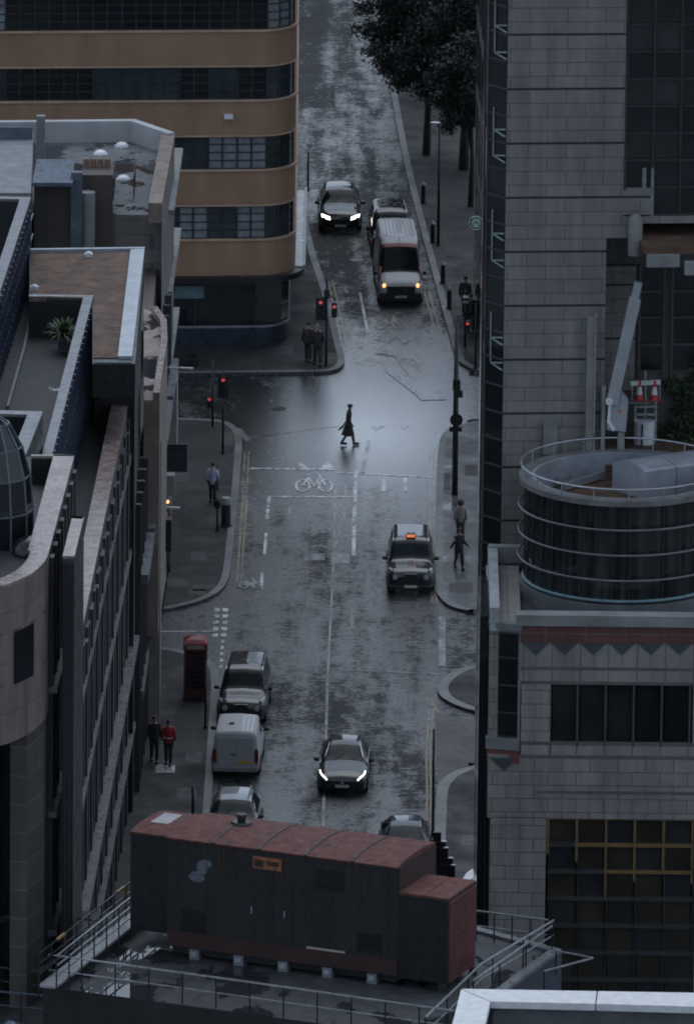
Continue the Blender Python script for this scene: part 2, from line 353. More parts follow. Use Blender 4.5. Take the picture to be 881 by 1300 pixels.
line([(487, 605), (487, 624)], .14); line([(514, 607), (515, 624)], .14); line([(447, 773), (447, 800)], .1, Yw)
line([(457, 372), (462, 398), (467, 423)], .12); line([(440, 600), (437, 660), (420, 712)], .07, M['oldpaint'])
line([(430, 850), (553, 856)], .12, M['oldpaint']); line([(197, 802), (276, 802)], .12); line([(206, 826), (240, 836)], .10)
line([(316, 556), (375, 548), (440, 540)], .07, M['oldpaint']); line([(468, 560), (460, 600)], .16, M['oldpaint']); line([(561, 783), (561, 846)], .28, M['oldpaint'])
for k in range(5):
    for j in range(2): sheet('road_marking', [(272 + 11 * j - k * .5, 772 + 8 * k), (279 + 11 * j - k * .5, 772 + 8 * k), (279 + 11 * j - k * .5, 776 + 8 * k), (272 + 11 * j - k * .5, 776 + 8 * k)], M['paint'], .008)
for k in range(5): sheet('road_marking', [(281 - k * .6, 812 + 8 * k), (285 - k * .6, 812 + 8 * k), (285 - k * .6, 816 + 8 * k), (281 - k * .6, 816 + 8 * k)], M['paint'], .008)
def tri(px, m=None): sheet('road_marking', px, m or M['paint'], .008)
tri([(371, 597), (394, 597), (381, 585)]); tri([(405, 597), (427, 597), (415, 585)]); tri([(472, 541), (489, 541), (477, 546)], M['oldpaint']); tri([(508, 539), (520, 539), (514, 546)])
sheet('road_marking', [(385, 703), (412, 703), (412, 711), (386, 712)], M['oldpaint'], .008); sheet('road_marking', [(420, 702), (444, 702), (443, 715), (420, 716)], M['oldpaint'], .008)
def bike(cx, cy, s=1.0, m=None):
    for sx in (-15, 15): line([(cx + sx * s + 9 * s * math.cos(a), cy + 4 * s + 8 * s * math.sin(a)) for a in [math.pi * 2 * k / 16 for k in range(17)]], .11, m)
    for q in ([(-15, 4), (-8, -7), (8, -7), (0, 5), (-15, 4)], [(-8, -7), (0, 5)], [(15, 4), (6, -11), (0, -11)], [(-12, -10), (-4, -10)]):
        line([(cx + x * s, cy + y * s) for x, y in q], .10, m)
bike(399, 613, .95); bike(494, 409, .75, M['oldpaint']); bike(318, 741, .55, M['oldpaint'])
line([(480, 430), (492, 436), (503, 428), (514, 437), (524, 431)], .12, M['oldpaint'])
for q in ([(480, 447), (510, 452), (530, 478), (548, 495), (556, 508)], [(497, 470), (530, 495), (545, 508)]): line(q, .7, M['patch'], .006, 'tarmac_patch')
# crossing studs and manholes
st = []
def manhole(px, py, rx=.33, sq=False):
    p = G(px, py, 0); mb = MB()
    if sq: mb.box(p.x - rx, p.x + rx, p.y - rx, p.y + rx, .0, .012)
    else: mb.prism([(p.x + rx * math.cos(a), p.y + rx * math.sin(a)) for a in [k * math.pi / 8 for k in range(16)]], 0, .012)
    return mb.build('manhole_cover', M['darkmetal'])
for (x, y, l) in ((354, 519, 'round iron manhole cover in the road left of the crossing man'), (453, 330, 'round iron manhole cover in the road between the dark oncoming car and the white van'), (355, 865, 'round iron manhole cover in the road right of the parked black taxi')):
    tag(manhole(x, y), l, 'manhole cover', 'manhole covers in the road')
mslab = paving('repaired_slabs', (.030, .031, .033), .6, .6, (.5, .8), .1); mtac = paving('tactile_paving', (.055, .045, .038), .4, .4, (.6, .85))
def slab(x0, y0, x1, y1, m=None): 
    q = [G(x, y, .125) for x, y in ((x0, y1), (x1, y1), (x1, y0), (x0, y0))]; b = MB(); b.add(q, [(0, 1, 2, 3)]); tag(b.build('paving_repair', m or mslab), kind='structure')
for q in ((236, 955, 256, 968), (243, 700, 262, 712), (205, 735, 240, 745), (245, 742, 275, 750), (222, 600, 240, 612), (200, 900, 222, 908), (225, 1000, 250, 1012), (300, 455, 330, 464), (345, 440, 372, 450), (520, 300, 532, 312), (585, 440, 603, 452), (560, 600, 572, 622), (590, 590, 606, 604), (570, 740, 600, 752), (560, 1030, 574, 1040), (585, 1060, 604, 1072)): slab(*q)
slab(240, 748, 262, 756, mtac); slab(415, 448, 430, 462, mtac); slab(280, 548, 296, 565, mtac)
hatch = MB(); p = G(210, 976, .12); hatch.box(p.x - .38, p.x + .38, p.y - .5, p.y + .5, .10, .145)
tag(hatch.build('access_hatch', mat('wet_steel', (.5, .52, .55), .22, .6, .2), bevel=.01), 'pale shiny hatch plate in the pavement at the feet of the person in red', 'hatch')

# ================================================================== building F : tan building with curved corner
c44, s44 = math.cos(R(4.4)), math.sin(R(4.4))
def path_F():
    o = G(326, 441, .12); e = Vector((c44, s44)); rad = 1.75
    pts = [(o.x - e.x * 16, o.y - e.y * 16), (o.x, o.y)]
    nx, ny = -s44, c44; cx, cy = o.x + nx * rad, o.y + ny * rad
    for k in range(1, 11):
        a = R(-90 + 4.4) + R(88) * k / 10
        pts.append((cx + rad * math.cos(a), cy + rad * math.sin(a)))
    l = pts[-1]; pts.append((l[0] - .1, l[1] + 26)); return pts
PF = path_F()
def along(path, s):
    for i in range(len(path) - 1):
        a = Vector(path[i][:2]); b = Vector(path[i + 1][:2]); L = (b - a).length
        if s <= L or i == len(path) - 2:
            d = (b - a) / L; return a + d * s, d
        s -= L
bF = thing('office_building', (PF[1][0], PF[1][1], 0), 'tan rendered office block with curved corner and long bands of dark windows', 'building')
z0s = [3.35 + 3.1 * k for k in range(9)]        # underside of each tan band
for k, z in enumerate(z0s):
    b = MB(); b.wall(PF, .45, z, z + 1.62); wl = b.build('wall_band', M['render_brown'], bF)
    b = MB(); P2 = [(Vector(p)) for p in PF]
    b = MB(); b.wall(PF, -.07, z + 1.56, z + 1.66); b.build('sill', M['brownrim'], wl)
    if k: b = MB(); b.wall(PF, -.04, z + .0, z + .06); b.build('rim', M['brownrim'], wl)
    # glazing band
    gl = MB(); 
    def inset(t): 
        m = MB(); m.wall(PF, t, 0, 1); n = len(PF); return [(m.v[4 * i + 2][0], m.v[4 * i + 2][1]) for i in range(n)]
    I = inset(.14)
    tot = 16 + 1.75 * math.pi / 2 + .1
    nb = 15; rng = random.Random(k * 7 + 3)
    cuts = [tot * j / nb for j in range(nb + 1)]
    for j in range(nb):
        q = MB(); a, da = along(I, cuts[j] + .02); c, dc = along(I, cuts[j + 1] - .02); md, _ = along(I, (cuts[j] + cuts[j + 1]) / 2)
        q.wall([tuple(a), tuple(md), tuple(c)], .04, z + 1.62, z + 3.1)
        r_ = rng.random(); mm = M['glass'] if k == 3 and r_ < .8 else (M['glassblue'] if r_ < .5 else (M['glass'] if r_ < .78 else M['blind']))
        wn = q.build('window', mm, bF)
        fr = MB()
        for zz in (z + 1.66, z + 2.02, z + 2.38, z + 2.74, z + 3.06):
            fr.wall([tuple(a), tuple(md), tuple(c)], -.035, zz - .022, zz + .022)
        for pnt, d in ((a, da), (md, da)): fr.obox(pnt, (d.x, d.y), (d.y, -d.x), -.035, .035, -.01, .06, z + 1.62, z + 3.1)
        fr.build('frame', M['frame'], wn)
core = MB(); I = [tuple(p) for p in inset(.6)]; core.prism(I + [(I[-1][0] - 20, I[-1][1]), (I[0][0] - .0, I[0][1] + 26)], 0, 30.5); core.build('inner_core', M['frame'], bF)
# canopy and shopfront
cp = MB(); cp.wall(PF, -.42, 3.1, 3.35); cp.build('canopy', M['darkmetal'], bF)
lst = PF[-2]; cp = MB(); cp.box(lst[0] + .02, lst[0] + .36, lst[1] - .2, lst[1] + 14, 3.352, 3.40); cp.build('canopy_top', mat('wet_pale_canopy', (.45, .48, .52), .3), bF)
cp = MB(); cp.box(lst[0] + .36, lst[0] + .46, lst[1] - .4, lst[1] + 14.2, 3.2, 3.5); cp.build('canopy_edge', M['greymetal'], bF)
PI_ = [tuple(p) for p in inset(.25)]
b = MB(); b.wall(PI_, .3, .12, .95); b.build('stall_riser', mat('dark_blue_tile', (.02, .028, .045), .35), bF)
b = MB(); b.wall(PI_, -.05, .95, 1.05); b.build('shop_sill', M['greymetal'], bF)
tot = 16 + 2.6
for j in range(7):
    a, da = along(PI_, tot * j / 7 + .03); c, _ = along(PI_, tot * (j + 1) / 7 - .03); md, _ = along(PI_, tot * (j + .5) / 7)
    q = MB(); q.wall([tuple(a), tuple(md), tuple(c)], .05, 1.05, 2.95); wn = q.build('shop_window', M['glass'], bF)
    q = MB(); q.obox(a, (da.x, da.y), (da.y, -da.x), -.05, .05, -.01, .06, 1.05, 3.1); q.build('frame', M['frame'], wn)
q = MB(); a, d = along(PI_, 10.5); q.obox(a, (d.x, d.y), (d.y, -d.x), 0, 3.2, .02, .09, 2.3, 2.85); q.build('shop_sign', mat('pale_blue_sign', (.10, .17, .20), .4), bF)
q = MB(); a, d = along(PF, 14.5); q.obox(a, (d.x, d.y), (d.y, -d.x), 0, .38, 0, .3, 9.35 + 1.05, 9.35 + 1.22); q.build('wall_lamp', M['white'], bF)

# ================================================================== tower (grey ashlar) on the right
YT = 409.0
oT = V(641, 300, YT)
eT = Vector((c44, s44)); nT = Vector((s44, -c44))
def zT(py, Y=YT): return V(640, py, Y).z
def uT(px): return (px - 641) / 35.75
def T(u, out=0): return (oT.x + eT.x * u + nT.x * out, oT.y + eT.y * u + nT.y * out)
tw = thing('office_tower', (oT.x, oT.y, 0), 'tall grey stone tower of staggered blocks with a dark glazed corner, upper right', 'building')
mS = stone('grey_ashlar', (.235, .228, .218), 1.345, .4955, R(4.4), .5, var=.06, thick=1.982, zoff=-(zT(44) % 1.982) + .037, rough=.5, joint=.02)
ZR = zT(345); ZTOP = 62
b = MB()
def tblock(mb, u0, u1, d0, d1, z0, z1): mb.prism([T(u0, -d0), T(u1, -d0), T(u1, -d1), T(u0, -d1)], z0, z1)
tblock(b, 0, 4.2, 0, 3.4, zT(285), ZTOP); tblock(b, 0, 4.82, .001, 3.4, ZR + 1.2, zT(285) - .002)
tblock(b, 0, 3.62, 0, 9, 0, ZR + 1.198)
b.build('wall', mS, tw)
b = MB(); tblock(b, 4.2, 14, 0, 9, zT(285), zT(276)); tblock(b, 4.2, 5.2, 0, .3, zT(274), zT(240)); b.build('spandrel', mS, tw)
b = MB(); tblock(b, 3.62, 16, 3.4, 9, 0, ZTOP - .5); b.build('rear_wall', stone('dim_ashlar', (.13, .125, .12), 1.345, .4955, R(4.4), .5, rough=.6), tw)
# curtain wall
ff = MB(); zb = zT(274); rows = []
zz = zb
while zz < 36.5: rows.append(zz); zz += .991
uu = [4.25 + .98 * k for k in range(8)]
rng = random.Random(4)
mg = [M['glass'], glass_mat('dark_glass_warm', (.022, .022, .022), .12), glass_mat('dark_glass_grey', (.03, .033, .036), .2)]
for j in range(len(rows) - 1):
    for i in range(4):
        if i == 0 and rows[j] < zT(243): continue
        if rows[j] > 37: continue
        q = MB(); tblock(q, uu[i] + .04, uu[i + 1] - .04, .16, .2, rows[j] + .05, rows[j + 1] - .05)
        q.build('window', mg[int(rng.random() ** 2 * 3)], tw)
for u in uu: tblock(ff, u - .045, u + .045, .0, .3, zb if u > 4.3 else zT(243), ZTOP)
for r_ in rows: tblock(ff, 4.25 if r_ > zT(243) else 5.23, 14, .05, .3, r_ - .04, r_ + .04)
ff.build('window_frame', mat('grey_mullion', (.035, .038, .042), .4, .3, .2), tw)
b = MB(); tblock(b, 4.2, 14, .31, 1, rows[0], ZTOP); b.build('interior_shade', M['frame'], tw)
for (a_, c_, y0, y1) in ((786 - 97 + 97 + 29 - 0, 820, 215, 240), (826, 830, 215, 276)):
    q = MB(); tblock(q, uT(a_), uT(c_), -.02, .1, zT(y1), zT(y0)); q.build('window_blind', M['blind'], tw)
# brown ledge, pale edging, column
b = MB(); tblock(b, uT(812), uT(1000), -1.6, 3.3, ZR + 1.0, ZR + 1.25); b.build('gravel_ledge', M['brownroof'], tw)
b = MB(); tblock(b, uT(816), uT(858), -1.75, -1.6, ZR + .55, ZR + 1.0); tblock(b, uT(864), uT(1000), -1.95, -1.6, ZR + .3, ZR + .75); b.build('ledge_edge', M['concrete'], tw)
b = MB(); q0 = T(uT(806), .35); b.tube([(q0[0], q0[1], zT(322)), (q0[0], q0[1], zT(276)), (q0[0], q0[1], zT(270))], [.26, .26, .12], 14); b.build('duct', M['concrete'], tw, smooth='auto')
# recessed windows behind the crane
b = MB()
for i, (x0, x1) in enumerate(((828, 856), (870, 900), (905, 940))):
    for j, (y0, y1) in enumerate(((345, 373), (377, 405), (409, 440), (444, 475))):
        q = MB(); u0, u1 = uT(x0), uT(x1); tblock(q, u0, u1, 3.3, 3.36, zT(y1 + 25), zT(y0 + 25)); q.build('window', M['glass'], tw)
    tblock(b, uT(x0) - .1, uT(x0), 3.2, 3.38, zT(510), zT(365)); tblock(b, uT(x1), uT(x1) + .1, 3.2, 3.38, zT(510), zT(365))
    for y in (373, 406, 441, 475): tblock(b, uT(x0), uT(x1), 3.22, 3.38, zT(y + 28), zT(y + 25))
b.build('recess_frame', mat('recess_frame_metal', (.05, .055, .06), .5), tw)
b = MB(); tblock(b, 3.63, uT(820), 3.0, 3.38, zT(525), zT(365)); b.build('recess_pier', mS, tw)
# dark glazed corner bay with horizontal rails and pale V brackets
vS = T(0, 0); vE = (vS[0] - .66, vS[1] + .78); vF = (vE[0] - .10, vE[1] + .6)
b = MB(); b.prism([vS, vE, vF, (vF[0], vF[1] + 6), (vS[0], vS[1] + 6)], 0, ZTOP); b.build('corner_glazing', M['glass'], tw)
b = MB()
for k in range(64):
    z = zT(44) % .991 + k * .991; b.wall([vE, vS], .06 if False else -.06, z - .03, z + .03) if False else b.bar((vS[0], vS[1] - .02, z), (vE[0] - .03, vE[1] - .03, z), .06, .06)
b.bar((vE[0], vE[1] - .03, 0), (vE[0], vE[1] - .03, ZTOP), .07); b.bar((vF[0], vF[1] - .03, 0), (vF[0], vF[1] - .03, ZTOP), .05)
b.build('corner_rails', mat('bronze_rail', (.055, .055, .06), .4, .3), tw)
mV = mat('pale_green_bracket', (.24, .30, .29), .4)
def VB(px, y):
    z = zT(y, YT + .4); b = MB(); a = Vector((vE[0] + .22, vE[1] - .32, z)); c = Vector((vS[0] - .06, vS[1] - .12, z + .14)); d = Vector((vS[0] - .06, vS[1] - .12, z - .12))
    b.bar(a, c, .05); b.bar(a, d, .05); b.build('bracket', mV, tw)
for y in (33, 67, 165, 198, 297, 331, 429, 461): VB(0, y)
b = MB()
for y0, y1 in ((5, 70), (140, 202), (270, 334), (400, 463)):
    b.bar((vE[0] + .2, vE[1] - .3, zT(y1)), (vE[0] + .2, vE[1] - .3, zT(y0)), .05); b.build('bracket_post', mV, tw)
    b = MB()

# ================================================================== far building G behind the tower
a = G(612, 475, .12); c = G(602, 405, .12)
bG = thing('street_building', (a.x, a.y, 0), 'dim stone building with tall dark windows seen edge-on beyond the tower corner', 'building')
d = Vector((c.x - a.x, c.y - a.y)).normalized(); L = 11.5
b = MB(); e2 = (a.x + d.x * L, a.y + d.y * L); b.prism([(a.x, a.y), e2, (e2[0] + 14, e2[1] + 2), (a.x + 14, a.y)], 0, 30)
b.build('wall', stone('far_ashlar', (.17, .17, .175), .9, .45, math.atan2(d.y, d.x), .5), bG)
n = Vector((d.y, -d.x)); n = n if n.x < 0 else -n
for k in range(4):
    for j in range(7):
        q = MB(); q.obox((a.x, a.y), d, n, .8 + k * 2.7, 2.2 + k * 2.7, -.1, .03, 4.2 + j * 3.3, 6.6 + j * 3.3); q.build('window', M['glass'], bG)
q = MB(); q.obox((a.x, a.y), d, n, .5, 11, -.1, .04, .3, 3.4); q.build('shopfront', M['glass'], bG)

# ================================================================== lower building with zigzag frieze
YH = 400.0
W = lambda px, py: V(px, py, YH)
lh = thing('low_stone_building', (W(620, 785).x, YH, 0), 'low pale stone building with a zigzag frieze and dark red band', 'building')
def hb(mb, x0, y0, x1, y1, d0=0.0, d1=.4):   # px box on the facade; d0 = how far it stands out, d1 = depth behind
    a = W(x0, y1); c = W(x1, y0); mb.box(a.x, c.x, YH - d0, YH + d1, a.z, c.z); return mb
zc = W(660, 868).z
mH = stone('pale_ashlar', (.28, .27, .252), .98, .4955, 0, .5, var=.07, zoff=-(W(0, 1041).z % .4955) + .0, uoff=-(W(660, 1000).x), rough=.55, joint=.018)
mH2 = stone('pale_blocks', (.295, .285, .27), .995, 5, 0, 0, zoff=2.3, uoff=-(W(700, 868).x), rough=.55, joint=.02)
b = MB()
hb(b, 618, 962, 1000, 1038); hb(b, 618, 1038, 693, 1330); hb(b, 878, 1038, 1000, 1330); hb(b, 660, 868, 699, 962); hb(b, 878, 868, 1000, 962); hb(b, 699, 945, 878, 962)
b.build('wall', mH, lh)
b = MB(); hb(b, 660, 815, 1000, 868); b.build('frieze_wall', mH2, lh)
b = MB()
for y in (850, 945, 962, 868): hb(b, 660, y - .35, 1000, y + .35, .004, 0)
for x in range(9):  # splayed lintel joints
    px = 712 + 18.2 * x; hb(b, px - .5, 1008, px + .5, 1038, .004, 0)
hb(b, 680, 1007, 1000, 1007.6, .004, 0); p1, p2 = W(682, 1006), W(694, 1038); b.bar((p1.x, YH - .003, p1.z), (p2.x, YH - .003, p2.z), .03, .01)
b.build('joint', mat('joint_mortar', (.10, .10, .10), .8), lh)
b = MB(); hb(b, 660, 793, 1000, 815, .05); b.build('red_band', stone('red_band', (.13, .05, .045), 1.4, 3, 0, 0), lh)
b = MB(); hb(b, 655, 783, 1000, 793, .16, .5); b.build('cornice', M['concrete'], lh)
mt = mat('slate_triangle', (.05, .056, .066), .5)
for k in range(9):
    x = 680 + 36.4 * k; b = MB(); p = [W(x - 18.2, 815), W(x + 18.2, 815), W(x, 831.5)]
    vs = [(q.x, YH - .03, q.z) for q in p] + [(q.x, YH + .01, q.z) for q in p]
    b.add(vs, [(0, 2, 1), (3, 4, 5), (0, 1, 4, 3), (1, 2, 5, 4), (2, 0, 3, 5)]); b.build('triangle_panel', mt, lh)
    b = MB(); hb(b, x - .5, 831, x + .5, 850, .004, 0); b.build('frieze_joint', bpy.data.materials['joint_mortar'] if 'joint_mortar' in bpy.data.materials else M['frame'], lh)
for k in range(5):
    b = MB(); hb(b, 700 + 35.6 * k, 869, 700 + 35.6 * (k + 1), 944, -.22, .3); b.build('window', mg[1] if k < 3 else M['glass'], lh)
    b = MB(); hb(b, 699 + 35.6 * (k + 1) - 4, 868, 699 + 35.6 * (k + 1), 948, .02, .3); b.build('window_pier', mat('dark_pier', (.05, .053, .057), .5), lh)
b = MB(); hb(b, 694, 1038, 878, 1330, -.4, .6); b.build('void', M['black'], lh)
mf = mat('dark_mullion', (.05, .053, .056), .4, .3)
mg2 = glass_mat('grey_reflecting_glass', (.022, .025, .028), .1)
mamb = glass_mat('amber_brown_glass', (.030, .025, .019), .12)
for i in range(5):
    for j in range(8):
        q = MB(); x = 695 + 36.6 * i; y = 1040 + 34.2 * j; hb(q, x + 1.5, y + 1.5, x + 35, y + 33, -.2, .24); q.build('window', mamb if (i * 7 + j * 3) % 5 < 3 else mg2, lh)
b = MB()
for i in range(6): hb(b, 693.5 + 36.6 * i, 1038, 697 + 36.6 * i, 1330, -.1, .24)
for j in range(9): hb(b, 694, 1038.5 + 34.2 * j, 880, 1041.5 + 34.2 * j, -.08, .24)
b.build('window_frame', mf, lh)
my = mat('yellow_frame', (.17, .105, .035), .5, 0, .3, 4); b = MB()
for x, y1 in ((695, 1085), (731.6, 1095), (768.2, 1143), (804.8, 1120), (841.4, 1110), (878, 1123)): hb(b, x - 2, 1038, x + 2, y1, -.06, .1)
hb(b, 694, 1038, 880, 1041, -.07, .1); hb(b, 731, 1072.5, 878, 1075.5, -.07, .1); hb(b, 768, 1106.5, 878, 1109.5, -.07, .1)
b.build('yellow_glazing_bar', my, lh)
# chamfered left bay
b = MB(); b.prism([(W(660, 880).x, YH), (W(620, 880).x, YH + .25), (W(618, 880).x, YH + 8), (W(660, 880).x, YH + 8)], W(0, 932).z, W(0, 787).z); b.build('bay', mH, lh)
def bay(mb, x0, y0, x1, y1, out):
    A = Vector((W(660, 880).x, YH)); B = Vector((W(620, 880).x, YH + .25)); f = lambda x: A + (B - A) * ((660 - x) / 40)
    a, c = f(x0), f(x1); z0 = W(0, y1).z; z1 = W(0, y0).z
    mb.prism([(a.x, a.y - out), (c.x, c.y - out), (c.x, c.y + .2), (a.x, a.y + .2)], z0, z1)
b = MB(); bay(b, 632, 797, 657, 930, .03); b.build('bay_window', M['glass'], lh)
for y in (797, 828, 863, 898, 928): b = MB(); bay(b, 632, y, 657, y + 2, .05); b.build('bay_rail', mf, lh)
b = MB(); bay(b, 617, 931, 660, 945, .14); b.build('bay_cap', M['concrete'], lh); b = MB(); bay(b, 619, 785, 661, 793, .1); b.build('bay_cap', M['concrete'], lh)
b = MB(); bay(b, 619, 945, 660, 962, .08); b.build('bay_red_band', mat('red_stone', (.16, .055, .045), .6), lh)
b = MB(); p = [W(622, 962.5), W(657, 962.5), W(639.5, 978)]; vs = [(q.x, YH - .03, q.z) for q in p] + [(q.x, YH + .01, q.z) for q in p]
b.add(vs, [(0, 2, 1), (3, 4, 5), (0, 1, 4, 3), (1, 2, 5, 4), (2, 0, 3, 5)]); b.build('triangle_panel', mt, lh)
zr = W(0, 785).z - .3
b = MB(); x0 = W(621, 880).x; b.prism([(x0 + .01, YH + .66), (x0 + 16, YH + .66), (x0 + 16, YH + 9.4), (x0 + .01, YH + 8.7)], 0, zr - .02); b.prism([(x0 + .01, YH + .31), (x0 + 16, YH + .31), (x0 + 16, YH + 9.4), (x0 + .01, YH + 8.7)], zr - .019, zr); b.build('roof', M['deck'], lh)
q1, q2 = G(622, 782, zr), G(640, 706, zr + .95)
b = MB(); b.box(x0 - .02, x0 + .32, YH + .1, YH + 8.5, zr, zr + .85); b.build('side_parapet', mat('pale_parapet', (.28, .295, .31), .45), lh)
b = MB(); b.box(x0, x0 + 1.4, YH + 8.1, YH + 8.5, zr + .3, zr + .9); b.build('rear_parapet', M['concrete'], lh)
# dark pier between the two
b = MB(); b.box(W(608, 880).x, W(618.5, 880).x, YH + .6, YH + 6, 0, zr + .4); tag(b.build('glass_pier', M['glass']), 'dark glass side strip running down beside the pale stone building', 'building')

# ------------------------------------------------ glazed drum on its roof
cx, cy = V(791, 603, 405.4).x, 405.4; RD = 3.68; zt = V(791, 603, 405.4).z
dr = thing('glazed_drum', (cx, cy, zr), 'round dark glass rooftop drum ringed with steel bands and a guard rail', 'rooftop drum')
def ring(r, n=72, a0=0, a1=360): return [(cx + r * math.cos(R(a0 + (a1 - a0) * k / n)), cy + r * math.sin(R(a0 + (a1 - a0) * k / n))) for k in range(n + (0 if a1 - a0 == 360 else 1))]
mdg, t_, b_, pos_ = base_mat('curved_dark_glass'); f_ = noise(t_, pos_, 1.1, 5, .6, (2.5, 2.5, .15))
t_.links.new(mixc(t_, ramp(t_, f_, .45, .75), (.010, .013, .014), (.06, .068, .07)), b_.inputs['Base Color']); b_.inputs['Roughness'].default_value = .07  # paler upright streaks in the base colour stand in for reflections
bump(t_, b_, noise(t_, pos_, 1.5, 3), .25, .05)
b = MB(); b.wall(ring(RD - .22), .1, zr + .55, zt - .25, True); b.build('glass_wall', mdg, dr, smooth='auto')
b = MB(); b.wall(ring(RD - .02), .6, zr, zr + .5, True); b.build('base_ring', mat('drum_base', (.12, .125, .13), .6), dr, smooth='auto')
b = MB(); b.wall(ring(RD + .02), .42, zt - .2, zt, True); b.build('rim', mat('drum_rim', (.14, .14, .145), .5, 0, .3, 2), dr, smooth='auto')
for k in range(3):
    z = zt - .55 - (k + .55) * .92; b = MB(); P = ring(RD + .02, 72) ; b.tube([(x, y, z) for x, y in P + [P[0]]], .042, 8, False); b.build('steel_band', mat('steel_band', (.16, .165, .17), .4, .5), dr, smooth=True)
b = MB(); P = ring(RD - .18, 72); b.tube([(x, y, zr + .62) for x, y in P + [P[0]]], .06, 6, False); b.build('sill_strip', mat('aqua_sill', (.13, .22, .25), .3), dr, smooth=True)
b = MB()
for k in range(36): 
    a = R(10 * k + 3); b.bar((cx + (RD - .2) * math.cos(a), cy + (RD - .2) * math.sin(a), zr + .6), (cx + (RD - .2) * math.cos(a), cy + (RD - .2) * math.sin(a), zt - .22), .045)
b.build('mullion', M['frame'], dr)
b = MB(); b.prism(ring(RD - .6), zt - 1.1, zt - 1.0); b.build('roof_gravel', M['brownroof'], dr)
b = MB(); b.wall(ring(RD - .40), .15, zt - 1.0, zt - .02, True); b.build('inner_wall', mat('inner_panel', (.22, .24, .27), .5), dr)
b = MB(); P = ring(RD - .05, 72); b.tube([(x, y, zt + .42) for x, y in P + [P[0]]], .035, 8, False)
for k in range(18):
    a = R(20 * k + 12); b.bar((cx + (RD - .05) * math.cos(a), cy + (RD - .05) * math.sin(a), zt - .1), (cx + (RD - .05) * math.cos(a), cy + (RD - .05) * math.sin(a), zt + .42), .045)
b.build('guard_rail', M['rail'], dr, smooth='auto')
b = MB()
for (xa, ya, xb, yb) in ((706, 612, 755, 596), (715, 618, 772, 600)):
    b.bar(G(xa, ya, zt - .8), G(xb, yb, zt - .8), .1, .25)
b.build('roof_kerb', M['concrete'], dr)
# barrel roofed plant housing inside the drum
hs = thing('plant_housing', G(830, 636, zt - 1.0), 'grey metal plant housing with a curved top inside the drum rim', 'plant housing')
A = G(776, 622, zt - 1.0); B = G(817, 634, zt - 1.0); 
A = Vector((A.x, A.y)); B = Vector((B.x, B.y)); wv = (B - A); wl_ = wv.length; wv.normalize(); lv = Vector((-wv.y, wv.x)) ; lv = lv if lv.x > 0 else -lv; lv = Vector((.86, .51))
prof = [(0, 0), (0, 1.0), (.08, 1.06), (.30 * wl_, 1.2), (.5 * wl_, 1.24), (.7 * wl_, 1.2), (wl_ - .08, 1.06), (wl_, 1.0), (wl_, 0)]
for k in range(3):
    b = MB(); rg = []
    for l in (.02 + 1.35 * k, 1.35 * (k + 1) - .02):
        rg.append([(A.x + wv.x * u + lv.x * l, A.y + wv.y * u + lv.y * l, zt - 1.0 + z) for u, z in prof])
    b.rings(rg); b.build('housing_bay', mat('housing_metal', (.30, .32, .36), .45, .2, .15) if k == 0 else bpy.data.materials['housing_metal'], hs)

# ------------------------------------------------ upper deck behind the drum : crane, cones, barrier, drum tank, shrub
zd = 18.9
b = MB(); q0, q1 = T(3.3, 0), T(16, 0); b.prism([T(3.64, .9), T(16, .9), T(16, -3.38), T(3.64, -3.38)], zr, zd); tag(b.build('upper_roof_deck', M['brownroof']), 'brown gravel roof deck between the drum and the tower recess', 'roof deck')
b = MB(); b.prism([T(2.95, .35), T(3.22, .35), T(3.22, .04), T(2.95, .04)], zT(573), zT(402)); o = b.build('fin_wall', M['concrete']); tag(o, 'tall thin pale fin standing against the tower left of the crane', 'fin wall')
b = MB(); b.prism([T(3.225, .42), T(3.27, .42), T(3.27, .36), T(3.225, .36)], zT(570), zT(396)); b.build('fin_edge', M['rail'], o, local=False)
b = MB(); b.prism([T(1.45, .3), T(1.95, .3), T(1.95, .05), T(1.45, .05)], zT(575), zT(535)); tag(b.build('roof_cowl', M['concrete']), 'small upright grey slab against the tower wall behind the drum rail', 'slab')
YC = 410.2
cr = thing('davit_crane', V(783, 590, YC - 1), 'grey roof crane with a long raised square boom beside the tower recess', 'crane')
def cb(px, py): return V(px, py, YC - 1.2)
b = MB(); b.bar(cb(776, 512), cb(806, 378), .42, .42); b.build('boom', mat('crane_grey', (.30, .32, .35), .45, 0, .15), cr, bevel=.02)
mc = bpy.data.materials['crane_grey']
b = MB(); b.bar(cb(804, 384), cb(810, 358), .28, .3); b.build('boom_tip', mc, cr, bevel=.02)
b = MB(); P = [cb(x, y) for x, y in ((769, 546), (794, 549), (797, 512), (790, 503), (776, 500), (771, 515))]
vs = [(p.x, p.y, p.z) for p in P] + [(p.x, p.y + .8, p.z) for p in P]; n = 6
b.add(vs, [tuple(range(n)), tuple(range(n, 2 * n))[::-1]] + [(i + n, (i + 1) % n + n, (i + 1) % n, i) for i in range(n)]); b.build('base_cabinet', mc, cr, bevel=.03)
b = MB(); b.bar(cb(775, 503), cb(772, 536), .1); b.bar(cb(771, 533), cb(779, 546), .12); b.tube([cb(773, 508), cb(773, 508) + Vector((0, -.25, 0))], .14); b.build('hydraulic_ram', M['white'], cr)
b = MB(); b.bar(cb(788, 549), cb(789, 590), .22); b.bar(cb(766, 490), cb(764, 600), .14); b.build('leg', M['concrete'], cr)
b = MB(); p = cb(786, 522); b.box(p.x - .06, p.x + .06, p.y - .02, p.y + .1, p.z - .06, p.z + .06); b.build('warning_label', mat('orange_label', (.5, .14, .05)), cr)
YB = 411.6
